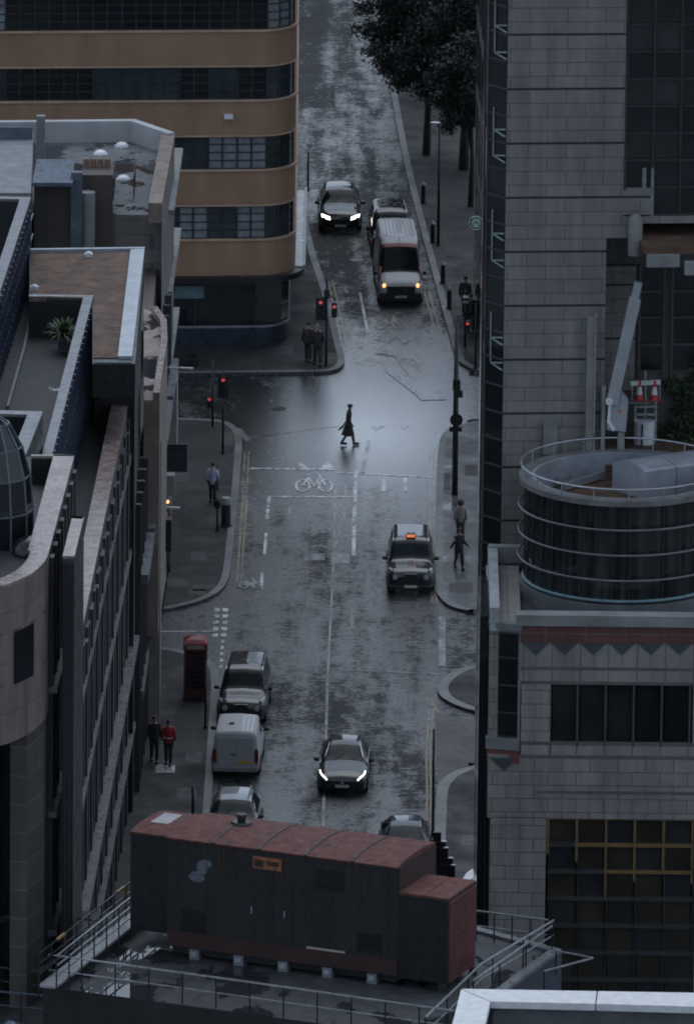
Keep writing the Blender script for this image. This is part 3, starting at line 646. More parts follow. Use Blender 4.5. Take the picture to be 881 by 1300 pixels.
bt = MB(); p = V(817, 566, YB); bt.tube([(p.x, p.y, p.z), (p.x, p.y, p.z + .95)], .38, 16); tk = bt.build('water_tank', M['white'], None, 'auto'); tag(tk, 'pale round tank standing on the deck right of the crane', 'tank')
bt = MB(); p = V(814, 566, YB); bt.box(p.x - .03, p.x + .03, p.y - .42, p.y - .36, p.z + .02, p.z + .9); bt.build('tank_strap', M['frame'], tk)
fr = thing('equipment_rack', V(815, 540, YB), 'metal equipment frame carrying two traffic cones above the pale tank', 'rack')
b = MB()
for x in (806, 832): b.bar(V(x, 566, YB + .2), V(x, 508, YB + .2), .07)
for y in (508, 516, 526, 534): b.bar(V(806, y, YB + .1), V(834, y, YB + .1), .08)
b.build('frame', M['rail'], fr)
b = MB(); b.box(V(806, 0, YB).x, V(836, 0, YB).x, YB - .2, YB + .4, V(806, 509, YB).z - .05, V(806, 509, YB).z); b.build('shelf', M['concrete'], fr)
mw = mat('cone_white', (.6, .6, .6), .5); mr = mat('cone_red', (.42, .04, .03), .5)
for i, (x, l) in enumerate(((811, 'left of the two red and white traffic cones on the rack'), (830, 'right of the two red and white traffic cones on the rack'))):
    p = V(x, 508, YB); cn = thing('traffic_cone', p, l, 'traffic cone', 'traffic cones on the rack')
    b = MB(); b.box(p.x - .2, p.x + .2, p.y - .18, p.y + .18, p.z, p.z + .04); b.tube([p, p + Vector((0, 0, .22))], [.16, .12], 12); b.tube([p + Vector((0, 0, .5)), p + Vector((0, 0, .7))], [.07, .03], 12); b.build('body', mr, cn, 'auto')
    b = MB(); b.tube([p + Vector((0, 0, .22)), p + Vector((0, 0, .5))], [.122, .072], 12); b.build('reflective_sleeve', mw, cn, 'auto')
b = MB(); b.bar(V(800, 487, YB), V(838, 485, YB), .06, .17); bb = b.build('barrier_board', mw); tag(bb, 'red and white barrier board above the two cones', 'barrier')
b = MB()
for x in (812, 831): b.bar(V(x - 1.5, 486.3, YB - .035), V(x + 1.5, 486, YB - .035), .03, .172)
b.build('red_stripe', mr, bb)
b = MB(); b.bar(V(802, 484, YB + .1), V(802, 508, YB + .1), .04); b.bar(V(837, 484, YB + .1), V(837, 508, YB + .1), .04); b.bar(V(819, 470, YB + .05), V(819, 530, YB + .05), .05); b.build('post', M['rail'], bb)
# ================================================================== left side : far-left flat roofed block (D) and street facade (E)
def pz(pts, z): return [(G(x, y, z).x, G(x, y, z).y) for x, y in pts]
ZD = 15.2
fb = (G(217, 632).x, G(217, 632).y); nb_ = (G(166, 1010).x, G(166, 1010).y)
fd = (Vector(nb_) - Vector(fb)); fl = fd.length; fd.normalize(); fn = Vector((-fd.y, fd.x)); fn = fn if fn.x > 0 else -fn
bD = thing('corner_building', (fb[0], fb[1], 0), 'flat roofed stone building on the left corner of the crossroads with a pale painted parapet', 'building')
outl = pz([(-120, 154), (172, 151), (222, 168)], ZD + .9)
path = [outl[0], outl[1], outl[2], fb]
b = MB(); f2 = pz([(206, 258)], ZD + .8)[0]; poly = [outl[0], outl[1], outl[2], f2, (fb[0] + fd.x * 13, fb[1] + fd.y * 13), (fb[0] + fd.x * 13 - 13, fb[1] + fd.y * 13)]
b.prism(poly, 0, ZD - .02); b.build('wall', stone('grimy_stone', (.20, .195, .19), .9, .6, R(80), .5), bD)
b = MB(); b.prism([tuple(Vector(p)) for p in poly], ZD - .015, ZD); b.build('roof', M['wetroof'], bD)
b = MB(); b.wall([poly[0], poly[1], poly[2]][::-1], .35, ZD - .01, ZD + .9); b.build('parapet', M['whiteparapet'], bD)
b = MB(); b.wall([poly[3], poly[2]], .55, ZD - .01, ZD + .8); b.build('street_parapet', mat('stained_parapet', (.16, .13, .11), .6, 0, .4), bD)
b = MB()
for k, z in enumerate((ZD - 1.2, ZD - 4.6, ZD - 8.0, ZD - 11.2)): b.obox(fb, fd, fn, -3, 8, -.02, .32 - .05 * k, z, z + .22)
b.build('cornice', M['concrete'], bD)
for k in range(4):
    for j in range(3):
        b = MB(); b.obox(fb, fd, fn, -2 + 2.6 * k, -.6 + 2.6 * k, -.02, .05, 1.6 + 3.4 * j, 3.9 + 3.4 * j); b.build('window', M['glass'], bD)
# things on that roof
def roofbox(name, px, z0, z1, m, label, cat, parent=None, bev=.02):
    b = MB(); b.prism(pz(px, z1), z0, z1); o = b.build(name, m, parent, bevel=bev)
    if label: tag(o, label, cat)
    return o
mbk = stone('dark_brick', (.075, .06, .05), .23, .078, 0, .5, joint=.006)
ch = roofbox('stair_housing', [(44, 230), (92, 230), (94, 204), (48, 204)], 0, ZD + 1.6, mbk, 'dark brick roof housing with a blue grey sloping lid on the far left roof', 'roof housing')
b = MB(); b.prism(pz([(42, 232), (93, 232), (95, 202), (47, 202)], ZD + 1.75), ZD + 1.6, ZD + 1.75); b.build('lid', M['bluegrey'], ch)
ch2 = roofbox('chimney_stack', [(104, 222), (144, 222), (144, 206), (106, 206)], 0, ZD + 1.7, mbk, 'broad dark brick chimney stack with small pots beside the pale parapet roof', 'chimney')
for k in range(4):
    p = G(110 + 9 * k, 212, ZD + 1.7); b = MB(); b.tube([p, p + Vector((0, 0, .35))], [.14, .12], 10); b.build('chimney_pot', mat('clay_pot', (.17, .11, .08), .7) if k == 0 else bpy.data.materials['clay_pot'], ch2, 'auto')
b = MB(); p0 = G(98, 222, ZD + 1.8); b.bar((p0.x, p0.y - .3, 4), (p0.x, p0.y - .3, ZD + 2.0), .45, .4); tag(b.build('square_duct', M['bluegrey']), 'blue grey square duct rising between the brick housing and the chimney stack', 'duct')
b = MB(); p0 = G(112, 240, ZD + 1.0); b.tube([(p0.x, p0.y - .9, ZD - 2.6), (p0.x, p0.y - .9, ZD + 1.1)], .32, 14); tag(b.build('round_flue', M['concrete'], None, 'auto'), 'upright pale round flue in front of the chimney stack', 'flue')
b = MB(); p0 = G(52, 205, ZD); b.box(p0.x - .18, p0.x + .18, p0.y, p0.y + .3, ZD, ZD + 1.9); tag(b.build('vent_stack', M['concrete'], bevel=.02), 'slim louvred vent stack standing by the pale parapet', 'vent')
for (x, y, l) in ((155, 187, 'small white dome rooflight nearest the pale parapet'), (157, 229, 'larger white dome rooflight beside the roof ladder'), (128, 197, 'tiny white roof cowl by the chimney stack')):
    p = G(x, y, ZD); b = MB(); b.ell((p.x, p.y, ZD + .05), .28, .28, .18, 12, 5, 0, .5); b.tube([(p.x, p.y, ZD), (p.x, p.y, ZD + .08)], .3, 12); tag(b.build('rooflight', M['white'], None, 'auto'), l, 'rooflight')
ld = MB(); A0, A1 = G(146, 236, ZD), G(172, 232, ZD)
for k in range(5): ld.bar((A0.x, A0.y - .6 * k, ZD), (A0.x, A0.y - .6 * k, ZD + 1), .04)
for z in (.5, 1): ld.bar((A0.x, A0.y, ZD + z), (A1.x, A1.y, ZD + z), .04); ld.bar((A1.x, A1.y, ZD + z), (A1.x, A1.y - 3, ZD + z), .04); ld.bar((A0.x, A0.y, ZD + z), (A0.x, A0.y - 3, ZD + z), .04)
for k in range(5): ld.bar((A1.x, A1.y - .7 * k, ZD), (A1.x, A1.y - .7 * k, ZD + 1), .04)
tag(ld.build('roof_railing', M['frame']), 'thin dark guard rail around a hatch on the wet grey roof', 'railing')
b = MB(); b.prism(pz([(-60, 245), (40, 245), (43, 166), (-60, 166)], ZD + 1.6), 0, ZD + 1.6); o = tag(b.build('plant_screen', mat('grey_screen', (.17, .18, .19), .5)), 'plain grey plant screen block with a dark band at the far left', 'plant screen')
b = MB(); q = pz([(-60, 168), (42, 168), (42, 164), (-60, 164)], ZD + 1.9); b.wall([q[0], q[1]], .1, ZD + 1.6, ZD + 2.1); b.build('band', M['bluegrey'], o)
# dark lower infill between D and the nearer block
b = MB(); b.prism(pz([(-160, 330), (178, 330), (200, 255), (200, 330), (192, 420), (-160, 420)], 13), 0, 13); tag(b.build('infill_building', mbk), 'dark brick lower block squeezed between the two flat roofs on the left', 'building')
b = MB(); b.box(*[G(184, 256, ZD - .6).x, G(205, 256, ZD - .6).x], G(184, 256, ZD - .6).y, G(184, 256, ZD - .6).y + .5, 3, ZD - .4); tag(b.build('back_wall', mbk), 'short dark wall with a pale capping below the wet roof', 'wall')
# E : street facade nearer to us
bE = thing('shop_terrace', (nb_[0], nb_[1], 0), 'narrow terrace seen edge-on with dark blue windows and long pale cornices above the left pavement', 'building')
fe = Vector((nb_[0] - .0, nb_[1]));  ee = Vector((fb[0], fb[1])) - fe; eL = ee.length; ee.normalize(); en = Vector((-ee.y, ee.x)); en = en if en.x > 0 else -en
top_poly = [(fe + ee * 0), (fe + ee * (eL - 9)), (fe + ee * (eL - 9) - en * 12), (fe - en * 12)]
b = MB(); b.prism([tuple(p) for p in top_poly], 0, 11.6); b.build('wall', M['frame'], bE)
rng = random.Random(5)
for k in range(9):
    for j in range(3):
        s0 = .4 + k * (eL - 9.4) / 9; b = MB(); b.obox(fe, ee, en, s0, s0 + 2.1, 0, .12, 1.2 + 3.6 * j, 3.9 + 3.6 * j); b.build('window', M['glassblue'], bE)
b = MB()
for k in range(20): s0 = .1 + k * (eL - 9.4) / 20; b.obox(fe, ee, en, s0, s0 + .25, 0, .35, .12, 11.4)
b.build('pier', M['stoneB'], bE)
for k in range(5):
    s0 = .5 + k * (eL - 10) / 5; b = MB(); z = 8.2; b.obox(fe, ee, en, s0, s0 + (eL - 10) / 5 - .6, .1, .62, z, z + .35); b.build('cornice', M['greycoping'], bE)
    b = MB(); b.obox(fe, ee, en, s0 + 1, s0 + (eL - 10) / 5 + .2, .1, .42, 3.4, 3.7); b.build('shop_cornice', M['greycoping'], bE)
# bowed roof bay
bb_ = pz([(183, 392), (200, 398), (212, 415), (213, 440), (208, 470), (203, 508), (183, 508)], 13.4)
b = MB(); b.prism(bb_, 4, 13.3); o = tag(b.build('bow_fronted_bay', mat('buff_stone', (.20, .165, .14), .7)), 'bow fronted buff stone bay with a wet pale roof edge above the shops', 'building bay')
b = MB(); b.prism(bb_, 13.3, 13.4); b.build('bay_roof', puddle_roof('wet_buff_roof', (.20, .16, .14), .5, .5), o)
b = MB(); b.wall(bb_[1:6][::-1], .25, 13.4, 13.7); b.build('roof_kerb', M['coping'], o)
b = MB(); b.prism(pz([(184, 560), (205, 560), (207, 510), (184, 510)], 11.5), 0, 11.5); tag(b.build('party_wall', mat('buff_render', (.19, .165, .15), .75)), 'plain buff wall block just in front of the bow fronted bay', 'wall')
b = MB(); q = G(229, 494, 8.0); b.box(q.x - .9, q.x - .12, q.y - .3, q.y + 2.5, 5.2, 8.4); tag(b.build('stone_bay', mat('pale_bay', (.24, .23, .22), .7)), 'small pale stone bay projecting over the pavement by the crossroads', 'building bay')

# ================================================================== near left office block with terraces
bN = thing('stepped_office_block', (G(110, 800, 22).x, G(110, 800, 22).y, 0), 'large stone faced block with stepped roof terraces and a rounded corner on the near left', 'building')
ZB = 22.0
mC = M['coping']
for nm_, pl_, zz_ in (('terrace_floor', [(-160, 760), (20, 742), (60, 728), (67, 700), (92, 590), (90, 580), (-160, 578)], ZB - 1.05),
                      ('lower_terrace', [(100, 812), (108, 783), (163, 510), (165, 490), (168, 440), (100, 440), (60, 640)], 15.0), ('plant_terrace', [(-160, 592), (60, 592), (112, 390), (119, 372), (-160, 372)], 17.4)):
    b = MB(); b.prism(pz(pl_, zz_), 0, zz_); b.build(nm_, M['deck'], bN)
def parapet(name, px, z, t, depth, m, mcop, parent, cw=None, lip=.06):
    """wall under a coping; px = outer edge at coping level, wall to the left of travel"""
    P = pz(px, z); w_ = MB(); w_.wall(P, t, z - depth, z - .1); o = w_.build(name, m, parent)
    c = MB(); c.wall(P, t + (cw or 0), z - .1, z); c.build('coping', mcop, o); return o
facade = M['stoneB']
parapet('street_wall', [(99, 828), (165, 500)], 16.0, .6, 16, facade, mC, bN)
sw = parapet('step_wall', [(95, 706), (107, 656)], ZB, .4, 22, facade, mC, bN)
q_ = pz([(95, 706)], ZB)[0]
for k in range(3): b = MB(); b.box(q_[0] - .36 + .13 * k, q_[0] - .30 + .13 * k, q_[1] - .05, q_[1] + .02, 0, ZB - .3); b.build('rib', M['black'], sw); parapet('step_wall', [(107, 656), (92, 655)], ZB, .3, 22, facade, mC, bN)
Apath = [(-120, 757), (-40, 750), (0, 744), (22, 737), (42, 727), (57, 713), (63, 699)]
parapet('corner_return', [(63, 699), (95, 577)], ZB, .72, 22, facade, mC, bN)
parapet('back_parapet', [(95, 577), (40, 577)], ZB, .2, 1.3, M['black'], mC, bN)
o = parapet('rounded_wall', [tuple(q) for q in smooth_path(Apath, 3)], ZB, .62, 5.55, M['stoneA'], mC, bN)
b = MB(); P = pz(Apath, ZB); 
for z in (ZB - 1.7, ZB - 3.5): b.wall(P, -.02, z - .02, z + .02)
b.build('joint', M['frame'], o)
b = MB(); b.wall(pz([(20, 737), (31, 733), (42, 727)], ZB), -.03, ZB - 3.4, ZB - 1.9 + .35); b.build('window', M['glass'], bN) if False else None
w0, w1 = V(20, 865, pz([(20, 738)], ZB)[0][1] - .02), V(41, 795, pz([(40, 729)], ZB)[0][1] - .02)
b = MB(); a1, a2 = pz([(19, 738.5), (42, 727.5)], ZB); b.wall([(a1[0], a1[1]), (a2[0], a2[1])], -.06, ZB - 3.55, ZB - 1.75); b.build('window', M['glass'], bN)
b = MB(); ins = MB(); ins.wall(P, 1.5, 0, 1); I2 = [(ins.v[4 * i + 2][0], ins.v[4 * i + 2][1]) for i in range(len(P))]
b.wall(I2, .3, 0, ZB - 5.5); b.build('recessed_glazing', M['glass'], bN)
b = MB(); b.wall(pz([(36, 731), (57, 713), (65, 690)], ZB), .6, 0, ZB - 5.55); b.build('corner_pier', stone('pier_panels', (.075, .07, .068), 3, 1.0, 0, 0, joint=.03), bN)
# piers and ledges on the street facade
mledge = mat('dark_ledge', (.12, .12, .13), .35, 0, .3)
A_, B_ = [Vector(p) for p in pz([(99, 828), (165, 500)], 16.0)]; dd = (B_ - A_); LL = dd.length; dd.normalize(); nn = Vector((dd.y, -dd.x))
rng = random.Random(2)
for k in range(30):
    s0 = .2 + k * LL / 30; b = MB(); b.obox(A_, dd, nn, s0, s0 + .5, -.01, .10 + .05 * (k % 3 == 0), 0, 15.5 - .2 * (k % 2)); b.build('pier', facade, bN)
for k in range(11):
    for j in range(3):
        s0 = .8 + k * LL / 11; b = MB(); b.obox(A_, dd, nn, s0, s0 + 1.0, -.01, .05, 1.2 + 3.9 * j, 4.1 + 3.9 * j); b.build('window', M['glass'], bN)
for z, o_ in ((13.9, .16), (10.2, .2), (6.4, .42), (3.0, .3)):
    b = MB(); b.obox(A_, dd, nn, 0, LL, -.01, o_, z, z + .22); b.build('ledge', mledge, bN)
A2, B2 = [Vector(p) for p in pz([(63, 699), (95, 577)], ZB)]; d2 = (B2 - A2); L2 = d2.length; d2.normalize(); n2 = Vector((d2.y, -d2.x))
for k in range(8):
    s0 = .2 + k * L2 / 8; b = MB(); b.obox(A2, d2, n2, s0, s0 + .5, -.01, .14, 0, ZB - .3); b.build('pier', facade, bN)
for z in (ZB - 5, ZB - 9.4, ZB - 13.6): b = MB(); b.obox(A2, d2, n2, 0, L2, -.01, .3, z, z + .2); b.build('ledge', mledge, bN)
# upper terraces
parapet('terrace_wall', [(33, 578), (55, 522), (-40, 520)], 20.3, .5, 3.0, M['black'], M['greycoping'], bN)
o3 = parapet('terrace_wall', [(66, 580), (119, 375), (38, 373)], 19.0, .36, 4.0, M['frame'], M['greycoping'], bN)
A3, B3 = [Vector(p) for p in pz([(66, 580), (119, 375)], 19.0)]; d3 = B3 - A3; L3 = d3.length; d3.normalize(); n3 = Vector((d3.y, -d3.x))
b = MB()
for k in range(26): b.obox(A3, d3, n3, .3 + k * L3 / 26, .42 + k * L3 / 26, 0, .07, 15.0, 18.9)
for z in (16.2, 17.6): b.obox(A3, d3, n3, 0, L3, 0, .05, z, z + .06)
b.build('balustrade_bars', mat('blue_steel', (.07, .09, .14), .35, .4), o3)
parapet('terrace_wall', [(0, 372), (40, 250), (-60, 248)], 20.6, .4, 3.4, M['frame'], M['greycoping'], bN)
A4, B4 = [Vector(p) for p in pz([(0, 372), (40, 250)], 20.6)]; d4 = B4 - A4; L4 = d4.length; d4.normalize(); n4 = Vector((d4.y, -d4.x))
b = MB(); 
for k in range(-14, 16): b.obox(A4, d4, n4, k * .9, k * .9 + .1, .05, .12, 17.4, 20.5)
for z in (18.2, 19.1, 19.9): b.obox(A4, d4, n4, -13, L4, .05, .1, z, z + .06)
b.build('balustrade_bars', bpy.data.materials['blue_steel'], bN)
b = MB(); b.obox(A4, d4, n4, -13, 0, -.4, .04, 17.4, 20.5); b.obox(A4, d4, n4, -13, 0, -.42, .06, 20.5, 20.6); b.build('terrace_wall', M['frame'], bN)
b = MB(); P = pz([(12, 520), (33, 445), (42, 400)], 17.4); b.wall(P, .1, 17.4, 17.55); b.build('floor_channel', M['greycoping'], bN)
# brown roof with pale edge
ZR5 = 19.0
poly5 = pz([(38, 316), (184, 314), (172, 458), (118, 458), (118, 376), (38, 374)], ZR5)
b = MB(); b.prism(poly5, ZR5 - 1.4, ZR5 - .12); q5 = pz([(40, 330), (178, 330), (170, 440), (119, 440), (119, 380), (40, 378)], ZR5); b.prism([(x, y + 3) for x, y in q5], 0, ZR5 - 1.38); b.build('upper_block', M['black'], bN)
b = MB(); b.prism(pz([(40, 320), (164, 318), (152, 452), (119, 452), (119, 378), (40, 376)], ZR5), ZR5 - .115, ZR5 - .06); b.build('gravel_roof', M['brownroof'], bN)
mwc = mat('pale_metal_coping', (.33, .355, .39), .32, .1, .15, 1)
b = MB(); b.prism(pz([(166, 317), (184, 314), (168, 452), (150, 452)], ZR5 + .0), ZR5 - .25, ZR5); b.build('roof_edge', mwc, bN)
b = MB(); b.wall(pz([(184, 314), (38, 316)], ZR5), .2, ZR5 - .2, ZR5 + .02); b.build('roof_edge', mwc, bN)
b = MB(); b.wall(pz([(38, 375), (120, 375)], ZR5), -.18, ZR5 - .2, ZR5 + .01); b.build('roof_edge', mC, bN)
q = pz([(120, 452), (152, 452), (168, 452)], ZR5); b = MB(); b.prism([q[0], q[2], (q[2][0], q[2][1] - .5), (q[0][0], q[0][1] - .5)], ZR5 - 1.4, ZR5 - .1); b.build('end_fascia', M['black'], bN)
b = MB(); b.prism([(q[0][0], q[0][1] - .52), (q[2][0], q[2][1] - .52), (q[2][0], q[2][1] - .6), (q[0][0], q[0][1] - .6)], ZR5 - .2, ZR5 - .08); b.build('end_coping', M['bluegrey'], bN)
for (x, y) in ((115, 325), (72, 370), (56, 338), (118, 345)):
    pass
for i, (x, y, l) in enumerate(((113, 324, 'small white roof outlet near the back edge of the brown gravel roof'), (44, 366, 'small white roof outlet at the left of the brown gravel roof'))):
    p = G(x, y, ZR5); b = MB(); b.box(p.x - .15, p.x + .15, p.y - .1, p.y + .1, ZR5 - .06, ZR5 + .08); b.ell((p.x, p.y, ZR5 + .08), .12, .1, .08, 8, 4, 0, .5); tag(b.build('roof_outlet', M['white']), l, 'roof outlet')
# plant in pot
def leafy(name, root, mat_, n, cen, rad, leaf, seed, droop=0.0):
    rng = random.Random(seed); b = MB()
    for k in range(n):
        th = rng.uniform(0, 2 * math.pi); el = rng.uniform(.15, 1.45); d = Vector((math.cos(th) * math.cos(el), math.sin(th) * math.cos(el), math.sin(el)))
        L = rad * rng.uniform(.6, 1.1); side = d.cross(Vector((0, 0, 1))).normalized() * leaf
        p0 = Vector(cen); pts = [p0, p0 + d * L * .5, p0 + d * L * .85 - Vector((0, 0, droop * L * .15)), p0 + d * L - Vector((0, 0, droop * L * .4))]
        vs = []
        for q, w_ in zip(pts, (.5, 1, .6, .05)): vs += [q - side * w_, q + side * w_]
        b.add(vs, [(0, 1, 3, 2), (2, 3, 5, 4), (4, 5, 7, 6)])
    return b.build(name, mat_, root)
mgr = mat('sword_leaf', (.06, .085, .035), .5, 0, .5, 3); pp = G(82, 446, 17.4)
pt = thing('potted_plant', pp, 'spiky green plant in a square blue grey pot on the dark terrace', 'potted plant')
b = MB(); b.rings([[(pp.x + sx * r_, pp.y + sy * r_, pp.z + z) for sx, sy in ((-1, -1), (1, -1), (1, 1), (-1, 1))] for r_, z in ((.2, 0), (.26, .62), (.22, .62), (.2, .55))]); b.build('pot', mat('blue_grey_pot', (.09, .12, .15), .5), pt)
leafy('foliage', pt, mgr, 150, (pp.x, pp.y, pp.z + .55), 1.05, .035, 3, .9)
# glass dome at the far left
dc = G(-12, 700, ZB - 1.05); dm = thing('glass_dome', dc, 'faceted dark glass rooftop dome with grey ribs behind the rounded parapet', 'glass dome')
b = MB(); rb = MB(); rings = []
for j in range(6):
    z = (0, 1.2, 2.4, 3.4, 4.2, 4.6)[j]; r_ = (1.42, 1.42, 1.32, 1.05, .6, .05)[j]
    rings.append([(dc.x + r_ * math.cos(2 * math.pi * k / 12), dc.y + 1.2 + r_ * math.sin(2 * math.pi * k / 12), dc.z + z) for k in range(12)])
b.rings(rings); b.build('glazing', M['glass'], dm)
for j in range(5):
    for k in range(12):
        rb.bar(rings[j][k], rings[j][(k + 1) % 12], .06); rb.bar(rings[j][k], rings[j + 1][k], .06)
rb.build('rib', mat('dome_rib', (.12, .14, .17), .4, .4), dm)
b = MB(); p1 = G(0, 545, ZB + 1.2); p2 = G(36, 596, ZB + .6); b.bar(p1, p2, .12, .2); b.bar(G(16, 608, ZB + .6), G(39, 600, ZB + .8), .2, .5); tag(b.build('roof_strut', bpy.data.materials['dome_rib']), 'angled grey metal strut above the glass dome', 'strut')
p = G(36, 705, ZB - 1.0); b = MB(); b.ell((p.x, p.y + .3, p.z), .55, .55, .6, 16, 6, 0, .5); tag(b.build('black_rooflight', mat('gloss_black', (.01, .012, .015), .12), None, True), 'smooth black domed rooflight just inside the rounded parapet', 'rooflight')

# ================================================================== foreground roof with the red plant enclosure
ZK = 9.0
kp = pz([(55, 1252), (172, 1154), (560, 1168), (712, 1209), (640, 1262), (585, 1330), (560, 1320)], ZK)
kr = thing('foreground_roof', (kp[0][0], kp[0][1], 0), 'low building with a dark puddled flat roof carrying the red plant enclosure', 'building')
b = MB(); b.prism(kp, 0, ZK - .01); b.build('wall', M['blackpanel'], kr)
b = MB(); b.prism(kp, ZK - .008, ZK); b.build('roof', M['puddle'], kr)
b = MB(); b.wall([kp[2], kp[3], kp[4], kp[5]], -.35, ZK + .0, ZK + .12); b.build('roof_edge', mat('roof_edge_metal', (.15, .16, .17), .35, .2), kr)
b = MB(); b.wall([kp[3], kp[4]], .0 + .02, 0, ZK - .02); b.build('side_wall', mat('navy_panel', (.03, .04, .06), .5), kr)
def rail_run(name, px, z, h, lab, n=6, mids=(.5,), m=None, parent=None, cat='railing'):
    P = [G(x, y, z) for x, y in px]; r_ = thing(name, P[0], lab, cat) if parent is None else parent
    b = MB(); b2 = MB()
    for i in range(len(P) - 1):
        for k, hh in enumerate((1.0,) + mids): b.bar(P[i] + Vector((0, 0, h * hh)), P[i + 1] + Vector((0, 0, h * hh)), .05 if k == 0 else .035)
    L = sum((P[i + 1] - P[i]).length for i in range(len(P) - 1)); 
    pts2 = [tuple(p) for p in P]
    b.build('rail', m or M['rail'], r_)
    for k in range(n + 1):
        q, _ = along(pts2, L * k / n * .9999); b2 = MB(); b2.bar((q.x, q.y, z), (q.x, q.y, z + h), .05); b2.build('post', M['darkmetal'], r_)
    return r_
rail_run('guard_railing', [(62, 1250), (300, 1283), (575, 1322)], ZK, 1.05, 'long galvanised guard rail along the front edge of the puddled roof', 12)
rail_run('guard_railing', [(540, 1330), (610, 1262), (702, 1206)], ZK, 1.05, 'galvanised guard rail running up the right edge of the puddled roof', 5)
rail_run('guard_railing', [(695, 1206), (604, 1194)], ZK, 1.05, 'short guard rail behind the louvred end of the red enclosure', 4)
rail_run('guard_railing', [(600, 1278), (700, 1208)], ZK, .9, 'second sloping rail just inside the right roof edge', 3, mids=())
wk = thing('rooftop_walkway', G(60, 1248, ZK), 'pale metal walkway with dark handrails and yellow tips at the left of the puddled roof', 'walkway')
a, c = G(50, 1246, ZK + .5), G(176, 1146, ZK + .5); dv = (c - a); dv.z = 0; Lw = dv.length; dv.normalize(); nv = Vector((dv.y, -dv.x))
b = MB(); b.obox((a.x, a.y), (dv.x, dv.y), (nv.x, nv.y), 0, Lw, 0, .6, ZK + .3, ZK + .38); b.build('deck_plate', mat('walkway_plate', (.30, .31, .32), .4, .2), wk)
for s_ in (0, .62):
    b = MB()
    for z in (.75, 1.1, 1.45): 
        p0 = a + nv.to_3d() * s_; p1 = c + nv.to_3d() * s_; b.bar((p0.x, p0.y, ZK + z), (p1.x, p1.y, ZK + z), .045)
    b.build('handrail', M['rail'] if s_ else M['darkmetal'], wk)
    for k in range(9):
        p0 = a + dv * Lw * k / 8 + nv.to_3d() * s_; b = MB(); b.bar((p0.x, p0.y, ZK), (p0.x, p0.y, ZK + 1.45), .05); b.build('post', M['darkmetal'], wk)
for k in (.18, .78):
    p0 = a + dv * Lw * k; b = MB(); b.bar((p0.x, p0.y, ZK + 1.46), (p0.x + dv.x * .7, p0.y + dv.y * .7, ZK + 1.46), .08); b.bar((p0.x + dv.x * .7, p0.y + dv.y * .7, ZK + 1.46), (p0.x + dv.x * .7, p0.y + dv.y * .7, ZK + .6), .06); b.build('yellow_tip', mat('yellow_tape', (.30, .19, .08), .5), wk)
# lower left roof with rails and a skylight frame
lw = thing('lower_roof', G(0, 1290, 6.8), 'cluttered lower dark roof at the bottom left corner beside the walkway', 'building')
b = MB(); b.prism(pz([(-160, 1340), (60, 1340), (100, 1232), (165, 1158), (-160, 1150)], 6.8), 0, 6.8); b.build('roof', M['deck'], lw)
rail_run('guard_railing', [(-20, 1215), (24, 1190), (126, 1203)], 7.6, .95, 'upper left guard rail with two thin bars before the stepped block', 4, m=M['darkmetal'])
rail_run('guard_railing', [(-30, 1258), (48, 1268), (70, 1252)], 7.0, .95, 'lower left guard rail beside the foot of the walkway', 4, m=M['bluegrey'])
rail_run('guard_railing', [(-30, 1290), (56, 1298)], 6.8, .95, 'lowest guard rail at the bottom left corner', 3, m=M['bluegrey'])
b = MB(); Pq = [G(x, y, 9.4) for x, y in ((-30, 1130), (48, 1154), (-30, 1178))]; b.bar(Pq[0], Pq[1], .14, .2); b.bar(Pq[1], Pq[2], .14, .2); b.bar(Pq[0] + Vector((0, .2, .3)), Pq[2] + Vector((0, 0, -.2)), .1)
o = tag(b.build('skylight_frame', mat('skylight_metal', (.14, .15, .17), .4, .4)), 'pointed grey metal skylight frame at the left edge above the lower roof', 'skylight')
b = MB()
for x, y in ((44, 1154), (20, 1165)): q = G(x, y, 9.4); b.bar((q.x, q.y, 6.8), q, .1)
b.build('support', M['darkmetal'], o)
for (x, y, r_, l) in ((68, 1208, .5, 'pale rounded duct lying on the lower left roof'), (18, 1306, .4, 'dark rounded vent at the bottom left corner')):
    q = G(x, y, 7.2); b = MB(); b.tube([q - Vector((r_ * .8, 0, 0)), q - Vector((r_ * .4, 0, -.1)), q + Vector((r_ * .5, 0, 0))], [.14, .22, .18], 10); tag(b.build('vent_duct', M['bluegrey'], None, True), l, 'duct')
for i, (x0, x1, y) in enumerate(((30, 52, 1228), (58, 84, 1222))):
    q0, q1 = G(x0, y, 7), G(x1, y, 7); b = MB(); b.box(q0.x, q1.x, q0.y, q0.y + .7, 6.8, 7.6); b.box(q0.x + .05, q1.x - .05, q0.y + .05, q0.y + .65, 7.6, 7.68); tag(b.build('condenser_unit', M['darkmetal'], bevel=.02), ('left' if i == 0 else 'right') + ' of two dark boxy condenser units on the lower roof', 'condenser', 'condensers on the lower roof')
